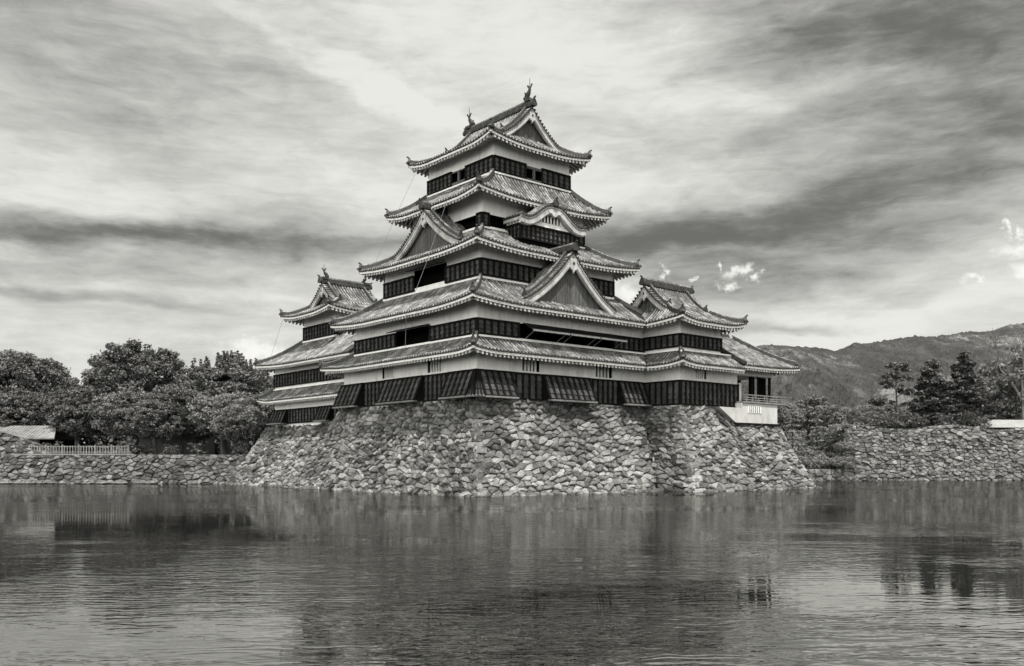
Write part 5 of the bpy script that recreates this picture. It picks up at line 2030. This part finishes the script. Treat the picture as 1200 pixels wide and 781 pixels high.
    # tiered conifers and clipped domes in the hollow between base and wall
    c1 = pine_mesh(61, 6.2, [(0.8 + 0.80 * k, 0.15 * math.sin(k * 2.1), 0.15 * math.cos(k * 2.1), 2.1 * (1 - 0.105 * k), 0.14) for k in range(8)], leaf=0.15, mat='leaf_light', per=1700, lean=0.1, cr=(0.13, 0.22))
    plant('tiered_conifer', 'conifer clipped into stacked tiers nearest the white wall', 'conifer', c1, la_of(929, 109.5), 109.5, 1.9, 0, 0.98, group='tiered conifers')
    plant('tiered_conifer', 'tallest conifer clipped into stacked tiers', 'conifer', c1, la_of(957, 111.5), 111.5, 2.2, 1.0, 1.06, group='tiered conifers')
    plant('tiered_conifer', 'conifer in stacked tiers beside the wall corner', 'conifer', c1, la_of(981, 113), 113, 2.4, 2.0, 0.92, group='tiered conifers')
    dome = broadleaf(64, 2.3, 2.0, nclump=70, per=520, leaf=0.14, skirt=0.0, mat='leaf_light')
    dm = [(945, 109.5, 1.6, 1.0, 'clipped dome shrub beside the slanting base edge'), (964, 109.5, 1.5, 0.9, 'clipped dome shrub in the middle of the hollow'), (978, 110.5, 1.5, 0.85, 'small shrub against the wall return'),
          (955, 107.2, 1.35, 0.6, 'low shrub on the stone step'), (972, 107.6, 1.35, 0.7, 'low shrub on the step beside the wall corner')]
    dm += [(990, 105.6, 1.3, 0.75, 'shrub growing at the foot of the tall wall corner'), (992, 106.9, 3.4, 0.6, 'small shrub rooted in the face of the wall corner'), (984, 108.8, 5.0, 0.9, 'shrub spilling over the top of the wall corner'), (938, 107.8, 1.5, 0.7, 'small shrub under the slanting base edge')]
    for (px, de, z, s, lab) in dm:
        plant('bush', lab, 'bush', dome, la_of(px, de), de, z, px * 0.3, s, group='shrubs in the hollow by the base')


def bare_tree():
    R = random.Random(12)
    t = thing('bare_tree', 'bare branching tree at the right edge of the bank', 'tree', at(la_of(1204, 116), 116, 6.3))
    mb = MB()

    def grow(p, d, L, r, depth):
        q = p + d * L
        m = p.lerp(q, 0.5) + Vector((R.uniform(-.1, .1), R.uniform(-.1, .1), 0)) * L
        mb.tube([p, m, q], [r, r * 0.85, r * 0.65], 5)
        if depth == 0:
            return
        for k in range(R.choice((2, 3, 3))):
            nd = (d + Vector((R.uniform(-.75, .75), R.uniform(-.75, .75), R.uniform(-.15, .6)))).normalized()
            grow(q, nd, L * R.uniform(0.62, 0.85), r * 0.62, depth - 1)
    o = at(la_of(1204, 116), 116, 6.1)
    grow(o, Vector((-0.16 * RX, -0.16 * RY, 1)).normalized(), 4.0, 0.26, 5)
    mb.build('trunk', M['wood'], t)


build_trees()

# ------------------------------------------------------------------ small things on the banks


def build_small():
    R = random.Random(4)
    # pale roofed shed on the left bank
    S = thing('shed', 'long shed with a pale sloping roof behind the picket fence', 'shed', at(-58, 104, 3.0))

    def quadbox(mb, la0, la1, d0, d1, z0, z1):
        mb.hexa([at(la0, d0, z0), at(la1, d0, z0), at(la1, d1, z0), at(la0, d1, z0), at(la0, d0, z1), at(la1, d0, z1), at(la1, d1, z1), at(la0, d1, z1)])
    mb = MB()
    quadbox(mb, -70, -54.6, 103.2, 107.5, 2.9, 4.95)
    mb.build('wall', M['wood'], S)
    mb = MB()
    quadbox(mb, -54.6, -52.5, 103.6, 107.5, 2.9, 4.85)
    mb.build('doorway', M['void'], S)
    mb = MB()
    mb.hexa([at(-71, 102.2, 4.85), at(-52.2, 102.2, 4.85), at(-53.6, 105.4, 6.35), at(-71, 105.4, 6.35), at(-71, 102.2, 5.0), at(-52.2, 102.2, 5.0), at(-53.6, 105.4, 6.5), at(-71, 105.4, 6.5)])
    mb.hexa([at(-71, 105.4, 6.35), at(-53.6, 105.4, 6.35), at(-52.2, 108.6, 4.85), at(-71, 108.6, 4.85), at(-71, 105.4, 6.5), at(-53.6, 105.4, 6.5), at(-52.2, 108.6, 5.0), at(-71, 108.6, 5.0)])
    for k in range(48):
        la = -70.8 + k * 0.385
        if la < -53.9:
            mb.tube([at(la, 102.2, 5.03), at(la, 105.35, 6.5)], 0.05, 4)
    mb.build('roof', M['rooflight'], S)
    # second pale roof half hidden under the trees
    S = thing('hut', 'half hidden hut with a pale roof edge in the shade under the trees', 'hut', at(-41, 110, 3.0))
    mb = MB()
    quadbox(mb, -45.5, -37.5, 109.5, 113, 2.9, 5.7)
    mb.build('wall', M['plank'], S)
    mb = MB()
    mb.hexa([at(-46.2, 108.6, 5.6), at(-36.8, 108.6, 5.6), at(-36.8, 111.2, 6.8), at(-46.2, 111.2, 6.8), at(-46.2, 108.6, 5.75), at(-36.8, 108.6, 5.75), at(-36.8, 111.2, 6.95), at(-46.2, 111.2, 6.95)])
    mb.build('roof', M['rooflight'], S)
    # picket fence along the top of the left wall
    Fc = thing('picket_fence', 'weathered wooden picket fence along the top of the low moat wall', 'fence', at(-46, 95.2, 3.0))
    la0, la1 = -51.3, -40.8
    mb = MB()
    for z in (3.28, 3.86):
        quadbox(mb, la0, la1, 95.22, 95.30, z, z + 0.09)
    mb.build('rail', M['wood'], Fc)
    n = int((la1 - la0) / 1.75)
    for k in range(n + 1):
        la = la0 + 1.75 * k
        mb = MB()
        quadbox(mb, la - 0.07, la + 0.07, 95.2, 95.34, 2.95, 4.1)
        mb.build('post', M['wood'], Fc)
    mb = MB()
    la = la0 + 0.29
    while la < la1:
        quadbox(mb, la - 0.045, la + 0.045, 95.16, 95.22, 3.0, 4.0)
        la += 0.29
    mb.build('pickets', M['wood'], Fc)
    # coping strip of pale stone under it
    mb = MB()
    quadbox(mb, -53, -40, 94.7, 95.1, 2.98, 3.14)
    tag(mb.build('stone_coping', M['rooflight']), 'pale stone coping strip under the picket fence', 'coping')
    # boulders in the shallow water below the left wall
    labs = ['large pale boulder at the far left waterline', 'flat boulder second from the left waterline end', 'tall pale boulder below the stone heap', 'low flat boulder right of the tall pale one', 'small dark boulder under the fence start',
            'small boulder under the first fence bay', 'rounded dark-rimmed boulder below the fence middle', 'oval boulder right of the dark-rimmed one', 'big round boulder below the fence end', 'small pale boulder right of the big round one', 'last boulder before the castle base']
    for lab, (px, r) in zip(labs, [(6, 0.75), (24, 0.7), (36, 0.7), (48, 0.5), (60, 0.4), (73, 0.4), (103, 0.6), (120, 0.5), (141, 0.6), (176, 0.4), (228, 0.4)]):
        mb = MB()
        p = at(la_of(px, 92.6), 92.6, 0.12)
        rock(mb, p, r, R)
        tag(mb.build('boulder', M['stone']), lab, 'boulder', 'boulders along the left waterline')
    # white tent roof on the right bank
    T = thing('tent', 'white ridge tent behind the right moat wall', 'tent', at(66, 115, 6.35))
    mb = MB()
    p = lambda la, de, z: at(la, de, z)
    mb.hexa([p(59.6, 112.4, 6.55), p(75, 114, 6.55), p(75, 118, 6.55), p(59.6, 116.5, 6.55), p(61.4, 114.4, 7.6), p(75, 115.9, 7.6), p(75, 116.1, 7.6), p(61.4, 114.6, 7.6)])
    mb.build('canopy', M['white_canvas'], T)
    for la, de in ((59.9, 112.7), (66, 113.3), (72, 113.9)):
        mb = MB()
        mb.tube([p(la, de, 6.3), p(la, de, 6.7)], 0.04, 6)
        mb.build('pole', M['metal'], T)
    # slanting drain pipe down the right edge of the base
    mb = MB()
    mb.tube([(32.35, -4.6, 5.75), (33.0, -6.2, 3.6), (33.6, -8.2, 1.3)], 0.06, 8)
    tag(mb.build('drain_pipe', M['tile_dark']), 'dark pipe slanting down the right edge of the stone base', 'pipe')


build_small()
